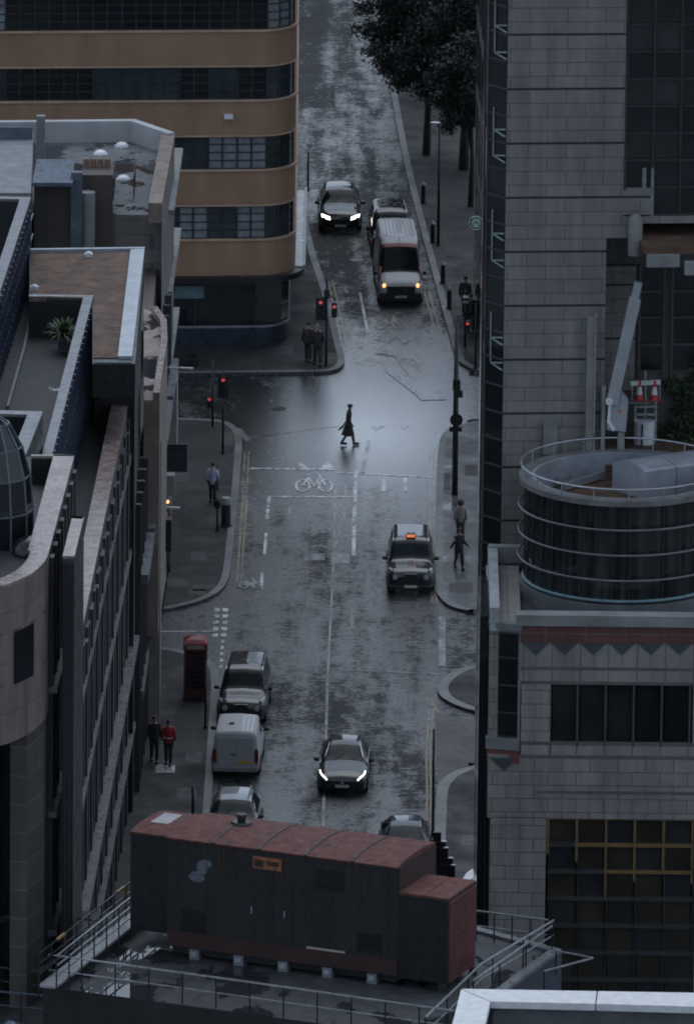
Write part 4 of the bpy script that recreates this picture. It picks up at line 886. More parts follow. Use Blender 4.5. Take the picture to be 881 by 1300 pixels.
# red enclosure
O = G(505, 1239, 9.4); ca, sa = math.cos(R(23)), math.sin(R(23)); ea = (ca, -sa); eb = (sa, ca); Oxy = (O.x, O.y)
en_ = thing('plant_enclosure', (O.x, O.y, ZK), 'long black sided plant enclosure with a rusty red panelled roof on the foreground roof', 'plant enclosure')
ZT0 = 13.12
b = MB(); b.obox(Oxy, ea, eb, -8.42, 0, 0, 3.15, 9.4, ZT0); b.build('side_panels', M['blackpanel'], en_)
b = MB(); b.obox(Oxy, ea, eb, -8.4, -.02, -.04, 0, 9.4, 9.95); b.build('base_rail', M['redside'], en_)
b = MB(); b.obox(Oxy, ea, eb, 0.0, .025, .02, 3.13, 9.5, ZT0 - .02); b.build('end_panel', M['redside'], en_)
def cambered(mb, a0, a1, b0, b1, z, rise, lip=.06):
    pr = [(b0 - lip, z), (b0 - lip, z + .07), (b0 + (b1 - b0) * .25, z + .07 + rise * .75), (b0 + (b1 - b0) * .5, z + .07 + rise), (b0 + (b1 - b0) * .75, z + .07 + rise * .75), (b1 + lip, z + .07), (b1 + lip, z)]
    mb.rings([[(Oxy[0] + ea[0] * a + eb[0] * bb_, Oxy[1] + ea[1] * a + eb[1] * bb_, zz) for bb_, zz in pr] for a in (a0, a1)], cap=True)
for k in range(5):
    b = MB(); cambered(b, -8.45 + k * 1.69, -8.45 + (k + 1) * 1.69 - .03, 0, 3.15, ZT0, .14); b.build('roof_panel', M['redroof'], en_, bevel=.01)
    if k: b = MB(); cambered(b, -8.45 + k * 1.69 - .07, -8.45 + k * 1.69 + .05, 0, 3.15, ZT0 + .02, .15); b.build('roof_seam', M['redside'], en_)
b = MB(); b.obox(Oxy, ea, eb, -9.9, -8.45, .25, 2.9, 9.7, ZT0 - .05); b.build('left_panels', M['black'], en_)
b = MB(); cambered(b, -9.92, -8.47, .25, 2.9, ZT0 - .05, .10); b.build('roof_panel', M['redroof'], en_)
b = MB(); b.obox(Oxy, ea, eb, -9.6, -8.95, 1.2, 2.4, ZT0 + .10, ZT0 + .122 ); b.build('pale_patch', mat('pale_patch', (.24, .22, .22), .35), en_)
b = MB(); b.obox(Oxy, ea, eb, .03, 1.78, 0.0, 2.3, 9.35, 12.25); b.build('right_panels', M['black'], en_)
for k in range(2): b = MB(); b.obox(Oxy, ea, eb, .03 + .9 * k, .9 + .9 * k, -.03, 2.33, 12.25, 12.33); b.build('roof_panel', M['redroof'], en_)
lv_ = MB()
for k in range(26): lv_.obox(Oxy, ea, eb, 1.785, 1.86, .02, 2.28, 9.4 + k * .108, 9.4 + k * .108 + .07)
lv_.build('louvre', mat('red_louvre', (.11, .033, .033), .5), en_)
b = MB(); b.obox(Oxy, ea, eb, 1.78, 1.80, .0, 2.3, 9.4, 12.2); b.build('louvre_back', M['redside'], en_)
mseam = mat('panel_seam', (.004, .0045, .005), .6); mrust = mat('rust_run', (.05, .022, .014), .8, 0, .6, 8)
for k in range(12): b = MB(); b.obox(Oxy, ea, eb, -8.05 + k * .7, -8.035 + k * .7, -.006, .002, 9.96, ZT0 - .03); b.build('panel_seam', mseam, en_)
for z_ in (10.9, 12.0): b = MB(); b.obox(Oxy, ea, eb, -8.4, -.02, -.007, .002, z_, z_ + .02); b.build('panel_seam', mseam, en_)
for (u0, u1, z0, z1) in ((-7.9, -7.0, 10.0, 10.8), (-3.0, -2.0, 12.1, 12.8), (-1.5, -.6, 10.1, 10.8)):
    b = MB()
    for k in range(8): zz_ = z0 + (z1 - z0) * k / 8; b.obox(Oxy, ea, eb, u0, u1, -.05, .0, zz_, zz_ + .045)
    b.build('vent_louvre', M['black'], en_)
for u in (-4.15, -5.35): b = MB(); b.obox(Oxy, ea, eb, u, u + .05, -.06, -.02, 10.9, 11.15); b.build('door_handle', M['greymetal'], en_)
rr_ = random.Random(3)
for k in range(16):
    u = rr_.uniform(-8.3, -.2); L_ = rr_.uniform(.25, 1.1); b = MB(); b.obox(Oxy, ea, eb, u, u + rr_.uniform(.02, .06), -.009, .002, ZT0 - .04 - L_, ZT0 - .04); b.build('rust_run', mrust, en_)
for k in range(26): 
    u = -8.35 + k * .335; b = MB(); b.obox(Oxy, ea, eb, u, u + .05, -.075, -.055, ZT0 + .01, ZT0 + .05); b.build('bolt', mseam, en_)
for k in range(1, 6): b = MB(); b.obox(Oxy, ea, eb, -8.4 + k * 1.4, -8.37 + k * 1.4, -.015, 0, 9.95, ZT0); b.build('panel_joint', M['redside'], en_)
b = MB(); b.obox(Oxy, ea, eb, -5.3, -4.25, -.03, 0, ZT0 - .62, ZT0 - .2); sgn = b.build('rusty_plate', mat('rusty_plate', (.26, .09, .05), .6, 0, .6, 6), en_)
b = MB(); b.obox(Oxy, ea, eb, -5.25, -4.9, -.035, -.031, ZT0 - .55, ZT0 - .3); b.obox(Oxy, ea, eb, -4.8, -4.35, -.035, -.031, ZT0 - .48, ZT0 - .32); b.build('dark_stain', mat('dark_stain', (.04, .02, .015), .8, 0, .8, 9), en_)
b = MB(); 
for (u, v_, ru, rv) in ((-7.15, -.85, .22, .26), (-7.35, -1.2, .3, .2), (-7.0, -.7, .2, .15)):
    b.add([(Oxy[0] + ea[0] * (u + ru * math.cos(t)) + eb[0] * -.004, Oxy[1] + ea[1] * (u + ru * math.cos(t)) + eb[1] * -.004, ZT0 + v_ + rv * math.sin(t)) for t in [k * math.pi / 6 for k in range(12)]], [tuple(range(12))])
for i_, v in enumerate(b.v):
    k_ = (i_ // 12) * .003; b.v[i_] = (v[0] - eb[0] * k_, v[1] - eb[1] * k_, v[2])
b.build('worn_patch', mat('worn_patch', (.10, .115, .14), .6, 0, .3, 6), en_)
b = MB(); b.obox(Oxy, ea, eb, -3.3, -1.9, -.07, -.04, 9.95, 10.02); b.build('pale_strip', mat('pale_strip', (.32, .29, .24), .5), en_)
b = MB(); b.obox(Oxy, ea, eb, -8.3, -.1, .15, 3.0, 9.12, 9.4); b.build('chassis', M['black'], en_)
for k in range(5): b = MB(); u = -7.6 + k * 1.62; b.obox(Oxy, ea, eb, u, u + .35, -.02, .3, ZK + .0, 9.36); b.build('foot', mat('grey_foot', (.14, .155, .18), .5) if k == 0 else bpy.data.materials['grey_foot'], en_)
for k in range(5): b = MB(); u = -7.6 + k * 1.62; b.obox(Oxy, ea, eb, u + .06, u + .26, -.03, -.02, 9.12, 9.28); b.build('foot_label', mat('foot_label', (.30, .31, .32), .5) if k == 0 else bpy.data.materials['foot_label'], en_)
p = Vector((Oxy[0] + ea[0] * -6.6 + eb[0] * 2.0, Oxy[1] + ea[1] * -6.6 + eb[1] * 2.0, ZT0 + .18)); vt = thing('roof_cowl', p, 'black round mushroom cowl on top of the red enclosure', 'cowl')
b = MB(); b.tube([p, p + Vector((0, 0, .05)), p + Vector((0, 0, .12)), p + Vector((0, 0, .13))], [.34, .36, .30, .16], 18); b.build('flange', M['darkmetal'], vt, 'auto')
b = MB(); b.tube([p + Vector((0, 0, .13)), p + Vector((0, 0, .25)), p + Vector((0, 0, .26)), p + Vector((0, 0, .38))], [.14, .14, .18, .17], 16); b.build('cap', M['black'], vt, 'auto')
rng = random.Random(9)
for i, (x, y, l) in enumerate(((600, 1237, 'right hand one of the small dark roof outlets past the louvred end'), (583, 1246, 'middle one of the small dark roof outlets past the louvred end'), (561, 1257, 'left hand one of the small dark roof outlets past the louvred end'))):
    q = G(x, y, ZK); b = MB(); b.tube([q, q + Vector((0, 0, .12)), q + Vector((0, 0, .3))], [.16, .14, .08], 10); tag(b.build('roof_outlet', M['darkmetal'], None, 'auto'), l, 'roof outlet', 'roof outlets on the puddled roof')
# nearest white parapet, bottom right
ZW = 13.0
wp = thing('near_parapet', G(600, 1290, ZW), 'wide pale weathered parapet coping at the bottom right corner, nearest the viewer', 'parapet')
mpc = mat('pale_wet_coping', (.62, .63, .64), .5, 0, .14, 3, .1)
b = MB(); b.prism(pz([(586, 1255), (757, 1258), (755, 1274), (623, 1271)], ZW), ZW - .25, ZW); b.build('coping', mpc, wp, bevel=.02)
b = MB(); b.prism(pz([(758.5, 1258), (1000, 1262), (1000, 1281), (756.5, 1274)], ZW), ZW - .25, ZW); b.build('coping', mpc, wp, bevel=.02)
b = MB(); b.prism(pz([(585, 1255.5), (622, 1271.5), (609, 1330), (566, 1330)], ZW), ZW - .25, ZW - .003); b.build('coping', mpc, wp, bevel=.02)
mpw = mat('grey_inner_wall', (.10, .11, .12), .5)
b = MB(); b.prism(pz([(590, 1257), (1000, 1265), (1000, 1276), (626, 1268)], ZW), 6, ZW - .26); b.build('wall', mpw, wp)
b = MB(); b.prism(pz([(588, 1258), (616, 1271), (604, 1330), (570, 1330)], ZW), 6, ZW - .262); b.build('wall', mpw, wp)
b = MB(); b.prism(pz([(618, 1271), (1000, 1280), (1000, 1330), (606, 1330)], ZW - 1.4), 0, ZW - 1.4); tag(b.build('terrace_floor', M['deck'], wp))
b = MB()
for (x0, x1, y) in ((668, 690, 1300), (742, 760, 1303)):
    q = G((x0 + x1) / 2, y, ZW - .9); b.ell((q.x, q.y, q.z), .25, .2, .14, 10, 5, 0, .5)
b.build('floor_lamp_top', M['white'], wp)
rail_run('guard_railing', [(690, 1262), (752, 1245), (705, 1236)], 8.5, .8, 'small guard rail behind the pale parapet in front of the big window', 3, mids=())

# ================================================================== trees
def leaf_mat(name, col):
    return mat(name, col, .6, 0, .6, .7)
def tree(label, base, h, crowns, seed, m, trunk_r=.22, n=5000, leaf=.28, cat='tree', name='tree', group=None):
    rng = random.Random(seed); r_ = thing(name, base, label, cat, group)
    b = MB(); base = Vector(base)
    top = base + Vector((0, 0, h * .5)); b.tube([base, base + Vector((.05, 0, h * .25)), top], [trunk_r, trunk_r * .75, trunk_r * .5], 8)
    for c in crowns:
        cc = base + Vector(c[:3]); st = base + Vector((0, 0, h * rng.uniform(.28, .48))); b.tube([st, (st + cc) / 2 + Vector((0, 0, .2)), cc], [trunk_r * .4, trunk_r * .25, .03], 6)
    b.build('trunk', M['bark'], r_, True)
    b = MB(); vols = [c[3] ** 2 for c in crowns]; tot = sum(vols)
    for c, v_ in zip(crowns, vols):
        nn_ = int(n * v_ / tot); clumps = [Vector((rng.gauss(0, 1), rng.gauss(0, 1), rng.gauss(0, 1))).normalized() * c[3] * rng.uniform(.5, 1.08) for _ in range(max(6, int(c[3] * 12)))]
        for k in range(nn_):
            cl = rng.choice(clumps); off = Vector((rng.gauss(0, 1), rng.gauss(0, 1), rng.gauss(0, .7))) * c[3] * .17
            p = base + Vector(c[:3]) + Vector((cl.x, cl.y, cl.z * .75)) + off
            a = Vector((rng.uniform(-1, 1), rng.uniform(-1, 1), rng.uniform(-1, 1))).normalized(); t = a.cross(Vector((rng.uniform(-1, 1), rng.uniform(-1, 1), .5))).normalized(); s_ = leaf * rng.uniform(.5, 1.1)
            b.add([p - a * s_, p + t * s_ * .45, p + a * s_, p - t * s_ * .45], [(0, 1, 2, 3)])
    b.build('crown', m, r_)
    return r_
M['bark'] = mat('bark', (.035, .03, .025), .9, 0, .3, 3, .3)
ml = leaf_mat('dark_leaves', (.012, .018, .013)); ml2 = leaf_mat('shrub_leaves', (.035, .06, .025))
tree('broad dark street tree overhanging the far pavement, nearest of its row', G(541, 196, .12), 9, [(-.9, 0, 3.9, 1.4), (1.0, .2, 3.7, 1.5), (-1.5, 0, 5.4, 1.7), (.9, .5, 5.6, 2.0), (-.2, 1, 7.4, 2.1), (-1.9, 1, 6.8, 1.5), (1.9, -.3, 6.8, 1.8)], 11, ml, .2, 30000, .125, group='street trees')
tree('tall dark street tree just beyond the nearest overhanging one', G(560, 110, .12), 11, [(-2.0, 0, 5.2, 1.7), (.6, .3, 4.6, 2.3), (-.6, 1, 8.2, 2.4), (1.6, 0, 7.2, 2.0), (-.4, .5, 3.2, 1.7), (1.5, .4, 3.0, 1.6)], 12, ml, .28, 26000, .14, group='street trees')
tree('dark street tree added near the lamp to fill the dark area by the far building', G(597, 262, .12), 8, [(-.4, 0, 4.6, 1.3), (.3, .2, 5.6, 1.5), (-.5, .2, 6.6, 1.5)], 18, ml, .14, 14000, .125, group='street trees')  # added tree, its crown fills the dark area over the far pavement
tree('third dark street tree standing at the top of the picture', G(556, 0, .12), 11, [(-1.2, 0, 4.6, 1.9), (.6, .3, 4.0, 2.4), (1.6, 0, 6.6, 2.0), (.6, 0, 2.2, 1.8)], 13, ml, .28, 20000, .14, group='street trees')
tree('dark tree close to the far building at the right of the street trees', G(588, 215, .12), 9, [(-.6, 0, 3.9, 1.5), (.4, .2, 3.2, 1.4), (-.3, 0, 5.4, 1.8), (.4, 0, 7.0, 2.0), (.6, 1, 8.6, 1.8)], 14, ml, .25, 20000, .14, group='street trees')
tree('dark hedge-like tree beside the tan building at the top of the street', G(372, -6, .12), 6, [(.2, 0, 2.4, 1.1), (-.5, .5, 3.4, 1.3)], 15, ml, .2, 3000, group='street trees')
tree('loose green rooftop shrub at the right edge beside the crane deck', V(868, 590, 412.5), 4.2, [(-.1, 0, .8, .8), (.6, 0, 1.5, 1.0), (.1, .3, 2.6, .8), (.8, .2, 3.3, .8), (-.15, .2, 1.7, .7)], 16, ml2, .07, 9000, .11, 'shrub', 'rooftop_shrub')
# ================================================================== vehicles
def pchip(xs, ys, x):
    n = len(xs)
    if x <= xs[0]: return ys[0]
    if x >= xs[-1]: return ys[-1]
    i = max(k for k in range(n - 1) if xs[k] <= x)
    d = [(ys[k + 1] - ys[k]) / (xs[k + 1] - xs[k]) for k in range(n - 1)]
    def m(k):
        if k == 0: return d[0]
        if k == n - 1: return d[-1]
        return 0 if d[k - 1] * d[k] <= 0 else 2 * d[k - 1] * d[k] / (d[k - 1] + d[k])
    h = xs[i + 1] - xs[i]; t = (x - xs[i]) / h
    return (2 * t ** 3 - 3 * t * t + 1) * ys[i] + (t ** 3 - 2 * t * t + t) * h * m(i) + (-2 * t ** 3 + 3 * t * t) * ys[i + 1] + (t ** 3 - t * t) * h * m(i + 1)
class Body:
    """lofted car body; stations: (y, zbottom, half width, z shoulder, half roof width, z top).  front is at -y"""
    def __init__(s, st, box=.3):
        s.st = st; s.box = box; s.ys = [q[0] for q in st]
    def sec(s, y):
        zb, w, zs, wr, zt = [pchip(s.ys, [q[i] for q in s.st], y) for i in range(1, 6)]
        return zb, w, zs, wr, zt
    def pt(s, y, t):      # t 0..1 from the floor edge to the roof centre (one side), sign by caller
        zb, w, zs, wr, zt = s.sec(y); c = .035
        T_ = [0, .08, .2, .36, .5, .56, .76, .84, 1.0]
        X = [w * .80, w * .95, w, w * .99, w * .96, w * .955 + (wr - w * .955) * .12, wr, wr * .90, 0]
        Z = [zb, zb + .06, zb + .22, (zb + zs) / 2 + .1, zs, zs + (zt - zs) * .12, zt - min(.09, (zt - zs) * .25 + .012), zt - .015, zt + c]
        return pchip(T_, X, t), pchip(T_, Z, t)
    def patch(s, y0, y1, t0, t1, ny, nt_, side=0, off=0.0, thick=0.0):
        """side 0: spans both sides over the roof from t0..mirror; side +-1: that side from t0 to t1"""
        mb = MB(); rows = []
        for i in range(ny + 1):
            y = y0 + (y1 - y0) * i / ny; row = []
            if side == 0:
                ts = [(t0 + (1 - t0) * k / nt_, 1) for k in range(nt_ + 1)]; ts = ts + [(t, -1) for t, _ in ts[:-1][::-1]]
            else: ts = [(t0 + (t1 - t0) * k / nt_, side) for k in range(nt_ + 1)]
            for t, sg in ts:
                x, z = s.pt(y, t); row.append(Vector((x * sg, y, z)))
            rows.append(row)
        if off:
            nr = [[None] * len(rows[0]) for _ in rows]
            for i in range(len(rows)):
                for k in range(len(rows[0])):
                    a = rows[min(i + 1, len(rows) - 1)][k] - rows[max(i - 1, 0)][k]; b = rows[i][min(k + 1, len(rows[0]) - 1)] - rows[i][max(k - 1, 0)]
                    n = a.cross(b); n = n.normalized() if n.length > 1e-9 else Vector((0, 0, 1))
                    c = Vector((0, rows[i][k].y, .8)); 
                    if n.dot(rows[i][k] - c) < 0: n = -n
                    nr[i][k] = rows[i][k] + n * off
            rows = nr
        w_ = len(rows[0]); mb.add([p for r_ in rows for p in r_], [(i * w_ + k, (i + 1) * w_ + k, (i + 1) * w_ + k + 1, i * w_ + k + 1) for i in range(ny) for k in range(w_ - 1)])
        return mb
    def body(s):
        y0, y1 = s.ys[0], s.ys[-1]; mb = s.patch(y0, y1, 0, 1, 70, 26, 0); w_ = 53
        for i in (0, 70):
            mb.f.append(tuple(i * w_ + k for k in range(w_)) if i == 0 else tuple(i * w_ + k for k in range(w_))[::-1])
        mb.f += [(i * w_, i * w_ + w_ - 1, (i + 1) * w_ + w_ - 1, (i + 1) * w_) for i in range(70)]
        return mb
def carpaint(name, col, coat=1.0, rough=.5, metal=0.0):
    m, t, b, pos = base_mat(name); b.inputs['Base Color'].default_value = (*col, 1); b.inputs['Metallic'].default_value = metal
    b.inputs['Coat Weight'].default_value = coat; b.inputs['Coat IOR'].default_value = 1.55; b.inputs['Specular IOR Level'].default_value = .05; b.inputs['Coat Roughness'].default_value = .03
    f = noise(t, pos, 9, 4); t.links.new(ramp(t, f, .3, .7, rough - .1, rough + .1), b.inputs['Roughness'])
    n = N(t, 'ShaderNodeBump'); n.inputs['Strength'].default_value = .06; n.inputs['Distance'].default_value = .02
    t.links.new(noise(t, pos, 1.3, 2), n.inputs['Height']); t.links.new(n.outputs[0], b.inputs['Coat Normal']); return m
pblack = carpaint('black_car_paint', (.012, .014, .017)); pblue = carpaint('dark_blue_car_paint', (.014, .02, .03)); psilver = carpaint('silver_car_paint', (.20, .21, .23), .8, .4, .2); pwhite = carpaint('white_van_paint', (.36, .37, .39), .3, .5, 0)
cglass = glass_mat('car_glass', (.005, .010, .012), .05, spec=.10); rub = mat('tyre_rubber', (.012, .012, .013), .8); rimm = mat('wheel_rim', (.25, .26, .27), .35, .8)
trim = mat('black_trim', (.012, .013, .015), .5); chrome = mat('chrome', (.6, .62, .65), .15, 1.0, .05); plate_w = mat('number_plate_white', (.45, .46, .44), .5, 0, .1); plate_y = mat('number_plate_yellow', (.5, .33, .05), .5, 0, .1)
lens = mat('clear_lens', (.30, .32, .35), .1, 0, .1); taill = mat('red_lens', (.14, .01, .01), .2); inter = mat('white_reflection', (.5, .5, .5), .2)
def wheels(root, W2, ys, r=.34, tw=.22):
    for y in ys:
        for sg in (-1, 1):
            x = sg * (W2 - tw / 2 + .012); w_ = MB(); w_.tube([(x - tw / 2, y, r), (x + tw / 2, y, r)], r, 24); o = w_.build('wheel', rub, root, 'auto', local=True)
            q = MB(); q.tube([(x + sg * (tw / 2 - .01), y, r), (x + sg * (tw / 2 + .008), y, r)], r * .66, 16); q.build('rim', rimm, o, 'auto', local=True)
            a = MB(); pts = [(sg * (W2 - .005), y + (r + .05) * math.cos(k), r + (r + .05) * math.sin(k)) for k in [math.pi * i / 12 for i in range(13)]]; a.tube(pts, .05, 6); a.build('wheel_arch', trim, root, True, local=True)
def mirrors(root, x, y, z, m, s=1.0):
    for sg in (-1, 1):
        b = MB(); b.ell((sg * (x + .11 * s), y, z), .11 * s, .07 * s, .085 * s, 10, 6); b.bar((sg * (x - .03), y, z - .05), (sg * (x + .08), y, z - .03), .05); o = b.build('wing_mirror', m, root, True, local=True)
def mkcar(name, loc, rz, label, cat, st, paint, ws, rw, sides, wh, front=True, lights='off', extra=None, group=None, roofglass=None, plate='w', r=.34):
    """ws/rw = (y0,y1,t0) of windscreen and rear screen, sides = list of (y0,y1) side windows"""
    t = thing(name, loc, label, cat, group, rz); B = Body(st); L0, L1 = st[0][0], st[-1][0]
    B.body().build('body', paint, t, True, local=True)
    B.patch(ws[0], ws[1], ws[2], 1, 14, 12, 0, .008).build('windscreen', cglass, t, True, local=True)
    if rw: B.patch(rw[0], rw[1], rw[2], 1, 10, 12, 0, .008).build('rear_window', cglass, t, True, local=True)
    for a, c in sides:
        for sg in (-1, 1): B.patch(a, c, .55, .75, 8, 4, sg, .008).build('side_window', cglass, t, True, local=True)
    if roofglass: B.patch(roofglass[0], roofglass[1], roofglass[2], 1, 8, 10, 0, .006).build('glass_roof', mat('roof_glass', (.012, .012, .014), .2) if 'roof_glass' not in bpy.data.materials else bpy.data.materials['roof_glass'], t, True, local=True)
    wheels(t, st[len(st) // 2][2], wh, r); mirrors(t, B.sec(ws[0] + .35)[1], ws[0] + .35, B.sec(ws[0] + .35)[2] + .08, trim)
    for sg in (-1, 1):
        p = [(sg * B.pt(y, .62)[0] * 1.0, y, B.pt(y, .77)[1] + .02) for y in [ws[1] + (((rw or (0, L1 - .3))[0]) - ws[1]) * k / 6 for k in range(7)]]
    # wipers
    for sx in (-.35, .3):
        y = ws[0] + .04; z = B.pt(y, .9)[1]; b = MB(); z2 = B.pt(y + .32, .9)[1]; b.bar((sx, y, z + .035), (sx + .38, y + .32, z2 + .04), .011); b.build('wiper', trim, t, local=True)
    return t, B
def fbox(t, name, m, x0, x1, y0, y1, z0, z1, bev=.01):
    b = MB(); b.box(x0, x1, y0, y1, z0, z1); return b.build(name, m, t, bevel=bev, local=True)
def poly_front(t, name, m, pts, y, th=.03):
    b = MB(); n = len(pts); f = lambda p: y(p[0]) if callable(y) else y
    b.add([(p[0], f(p) - th, p[1]) for p in pts] + [(p[0], f(p) + .05, p[1]) for p in pts], [tuple(range(n)), tuple(range(n, 2 * n))[::-1]] + [(i + n, (i + 1) % n + n, (i + 1) % n, i) for i in range(n)])
    return b.build(name, m, t, local=True)
def gp(px, py): return G(px, py, .012)
sedan = [(-2.35, .30, .66, .52, .50, .60), (-2.28, .22, .82, .62, .66, .72), (-2.0, .18, .91, .70, .74, .84), (-1.2, .18, .935, .82, .76, .98), (-.95, .18, .94, .86, .76, 1.03), (-.1, .18, .94, .90, .62, 1.40), (.4, .18, .94, .92, .60, 1.46), (1.1, .18, .94, .94, .60, 1.43), (1.9, .20, .93, .96, .66, 1.12), (2.15, .24, .88, .92, .66, 1.02), (2.38, .34, .74, .70, .55, .85)]
suv = [(-2.34, .34, .70, .62, .54, .72), (-2.26, .26, .86, .76, .68, .86), (-1.95, .22, .93, .84, .78, .98), (-1.25, .22, .95, .94, .80, 1.08), (-1.0, .22, .95, .98, .79, 1.14), (-.2, .22, .95, 1.0, .66, 1.54), (.4, .22, .95, 1.02, .65, 1.60), (1.4, .22, .95, 1.04, .63, 1.56), (2.05, .24, .92, 1.04, .62, 1.20), (2.2, .28, .88, 1.0, .62, 1.08), (2.34, .4, .76, .8, .55, .95)]
cab = [(-2.42, .30, .66, .60, .52, .74), (-2.34, .22, .84, .78, .68, .90), (-2.1, .20, .92, .86, .76, 1.00), (-1.35, .20, .935, .96, .80, 1.12), (-1.2, .20, .94, 1.0, .80, 1.18), (-.55, .20, .94, 1.06, .72, 1.74), (-.1, .20, .94, 1.08, .71, 1.85), (1.6, .20, .94, 1.08, .70, 1.84), (2.2, .22, .92, 1.06, .68, 1.70), (2.36, .26, .90, 1.0, .68, 1.30), (2.44, .36, .82, .8, .62, .95)]
van = [(-2.95, .30, .74, .66, .62, .80), (-2.86, .24, .92, .84, .76, .98), (-2.6, .22, .98, .98, .84, 1.14), (-2.2, .22, .99, 1.06, .86, 1.30), (-2.05, .22, .99, 1.10, .86, 1.38), (-1.3, .22, .99, 1.22, .78, 2.28), (-.9, .22, .99, 1.3, .79, 2.52), (-.3, .22, .99, 1.3, .82, 2.62), (2.7, .24, .99, 1.3, .82, 2.62), (2.92, .26, .98, 1.3, .82, 2.58), (2.97, .4, .95, 1.2, .80, 2.45)]
small_van = [(-2.15, .30, .66, .58, .54, .70), (-2.05, .22, .84, .78, .68, .88), (-1.5, .20, .90, .90, .76, 1.06), (-1.25, .20, .91, .95, .78, 1.14), (-.6, .20, .91, 1.05, .74, 1.72), (-.2, .20, .91, 1.08, .76, 1.84), (2.0, .22, .91, 1.1, .78, 1.84), (2.12, .24, .90, 1.1, .78, 1.80), (2.16, .40, .87, 1.0, .76, 1.70)]
# --- nearest car, oncoming, with L-shaped daytime lamps
def bottom(px, py, L):   # px,py = where the front bumper meets the road in the photograph
    p = gp(px, py); return Vector((p.x, p.y + L, 0.006))
t, B = mkcar('saloon_car', bottom(437, 1011, 2.35), R(-2), 'black car driving towards the viewer with bright curved daytime lamps, nearest on the road', 'car', sedan, pblack, (-.98, -.14, .62), (1.2, 1.9, .66), [(-.25, .5), (.56, 1.25)], (-1.45, 1.42), r=.35)
for sg in (-1, 1):
    hl = poly_front(t, 'headlight', lens, [(sg * .46, .64), (sg * .84, .74), (sg * .86, .84), (sg * .5, .72)][::1 if sg > 0 else -1], lambda x: -2.30 + abs(x) ** 3 * .38, .02)
    b = MB(); pts = [(.86, -1.92, .90), (.84, -2.05, .86), (.78, -2.18, .80), (.66, -2.27, .72), (.58, -2.31, .64)]; b.tube([(sg * x, y - .02, z) for x, y, z in pts], .024, 6); b.build('daytime_lamp', M['head'], hl, True, local=True)
    b = MB(); b.tube([(sg * B.pt(y, .76)[0], y, B.pt(y, .76)[1] + .01) for y in [-.75 + .18 * k for k in range(8)]], .014, 5); b.build('roof_trim', chrome, t, True, local=True)
    b = MB(); b.tube([(sg * (B.pt(y, .52)[0] + .012), y, B.pt(y, .53)[1]) for y in [-.8 + .3 * k for k in range(7)]], .014, 5); b.build('window_trim', chrome, t, True, local=True)
fbox(t, 'grille', trim, -.44, .44, -2.39, -2.3, .42, .64); fbox(t, 'grille_bar', chrome, -.42, .42, -2.40, -2.38, .62, .645, 0); fbox(t, 'number_plate', plate_w, -.26, .26, -2.41, -2.385, .36, .47)
b = MB(); b.tube([(0, -2.405, .56), (0, -2.42, .56)], .06, 14); b.build('badge', chrome, t, 'auto', local=True)
# --- far car, oncoming, bright headlights
t, B = mkcar('suv_car', bottom(431, 297, 2.34), R(1), 'black car with two bright white headlights coming down the far left of the street', 'car', suv, pblack, (-1.05, -.24, .62), (1.5, 2.05, .66), [(-.3, .5), (.56, 1.4)], (-1.42, 1.45), r=.37)
for sg in (-1, 1):
    b = MB(); b.add([], []); o = poly_front(t, 'headlight', M['head'], [(sg * .46, .66), (sg * .84, .74), (sg * .87, .90), (sg * .48, .80)][::1 if sg > 0 else -1], lambda x: -2.37 + abs(x) ** 3 * .30, .05)
fbox(t, 'grille', trim, -.46, .46, -2.38, -2.3, .46, .70); fbox(t, 'number_plate', plate_w, -.26, .26, -2.40, -2.375, .34, .45)
# --- large van, oncoming
t, B = mkcar('delivery_van', bottom(505, 389, 2.95), R(2.5), 'tall pale grey van with a ribbed roof and amber lamps driving towards the crossroads', 'van', van, pwhite, (-2.1, -1.28, .60), None, [(-1.5, -.7)], (-2.0, 1.75), r=.35)
for sg in (-1, 1):
    hl = poly_front(t, 'headlight', lens, [(sg * .62, .78), (sg * .86, .84), (sg * .90, 1.12), (sg * .80, 1.10)][::1 if sg > 0 else -1], lambda x: -2.88 + abs(x) ** 3 * .36, .04)
    b = MB(); b.ell((sg * .74, -2.86, .93), .075, .06, .10, 10, 6); b.build('amber_lamp', M['amber'], hl, True, local=True)
    b = MB(); b.tube([(sg * .93, -2.55, 1.12), (sg * .90, -2.2, 1.32), (sg * .86, -1.9, 1.55)], .045, 6); b.build('red_stripe', M['red'], t, True, local=True)
B.patch(-1.28, -1.12, .62, 1, 4, 12, 0, .01).build('red_band', M['red'], t, True, local=True)
b = MB()
for k in range(9):
    x = -.66 + k * .165; b.bar((x, -.2, 2.655), (x, 2.8, 2.655), .035, .03)
b.build('roof_rib', pwhite, t, local=True)
fbox(t, 'roof_step', M['white'], -.68, .68, -.42, -.34, 2.60, 2.65); fbox(t, 'grille', trim, -.62, .62, -3.0, -2.9, .58, .92); fbox(t, 'bumper', trim, -.93, .93, -3.0, -2.7, .22, .62, .04); fbox(t, 'number_plate', plate_w, -.26, .26, -3.02, -3.002, .40, .51)
b = MB(); b.bar((0, -1.05, 2.44), (0, -.95, 2.66), .02); b.build('aerial', trim, t, local=True)
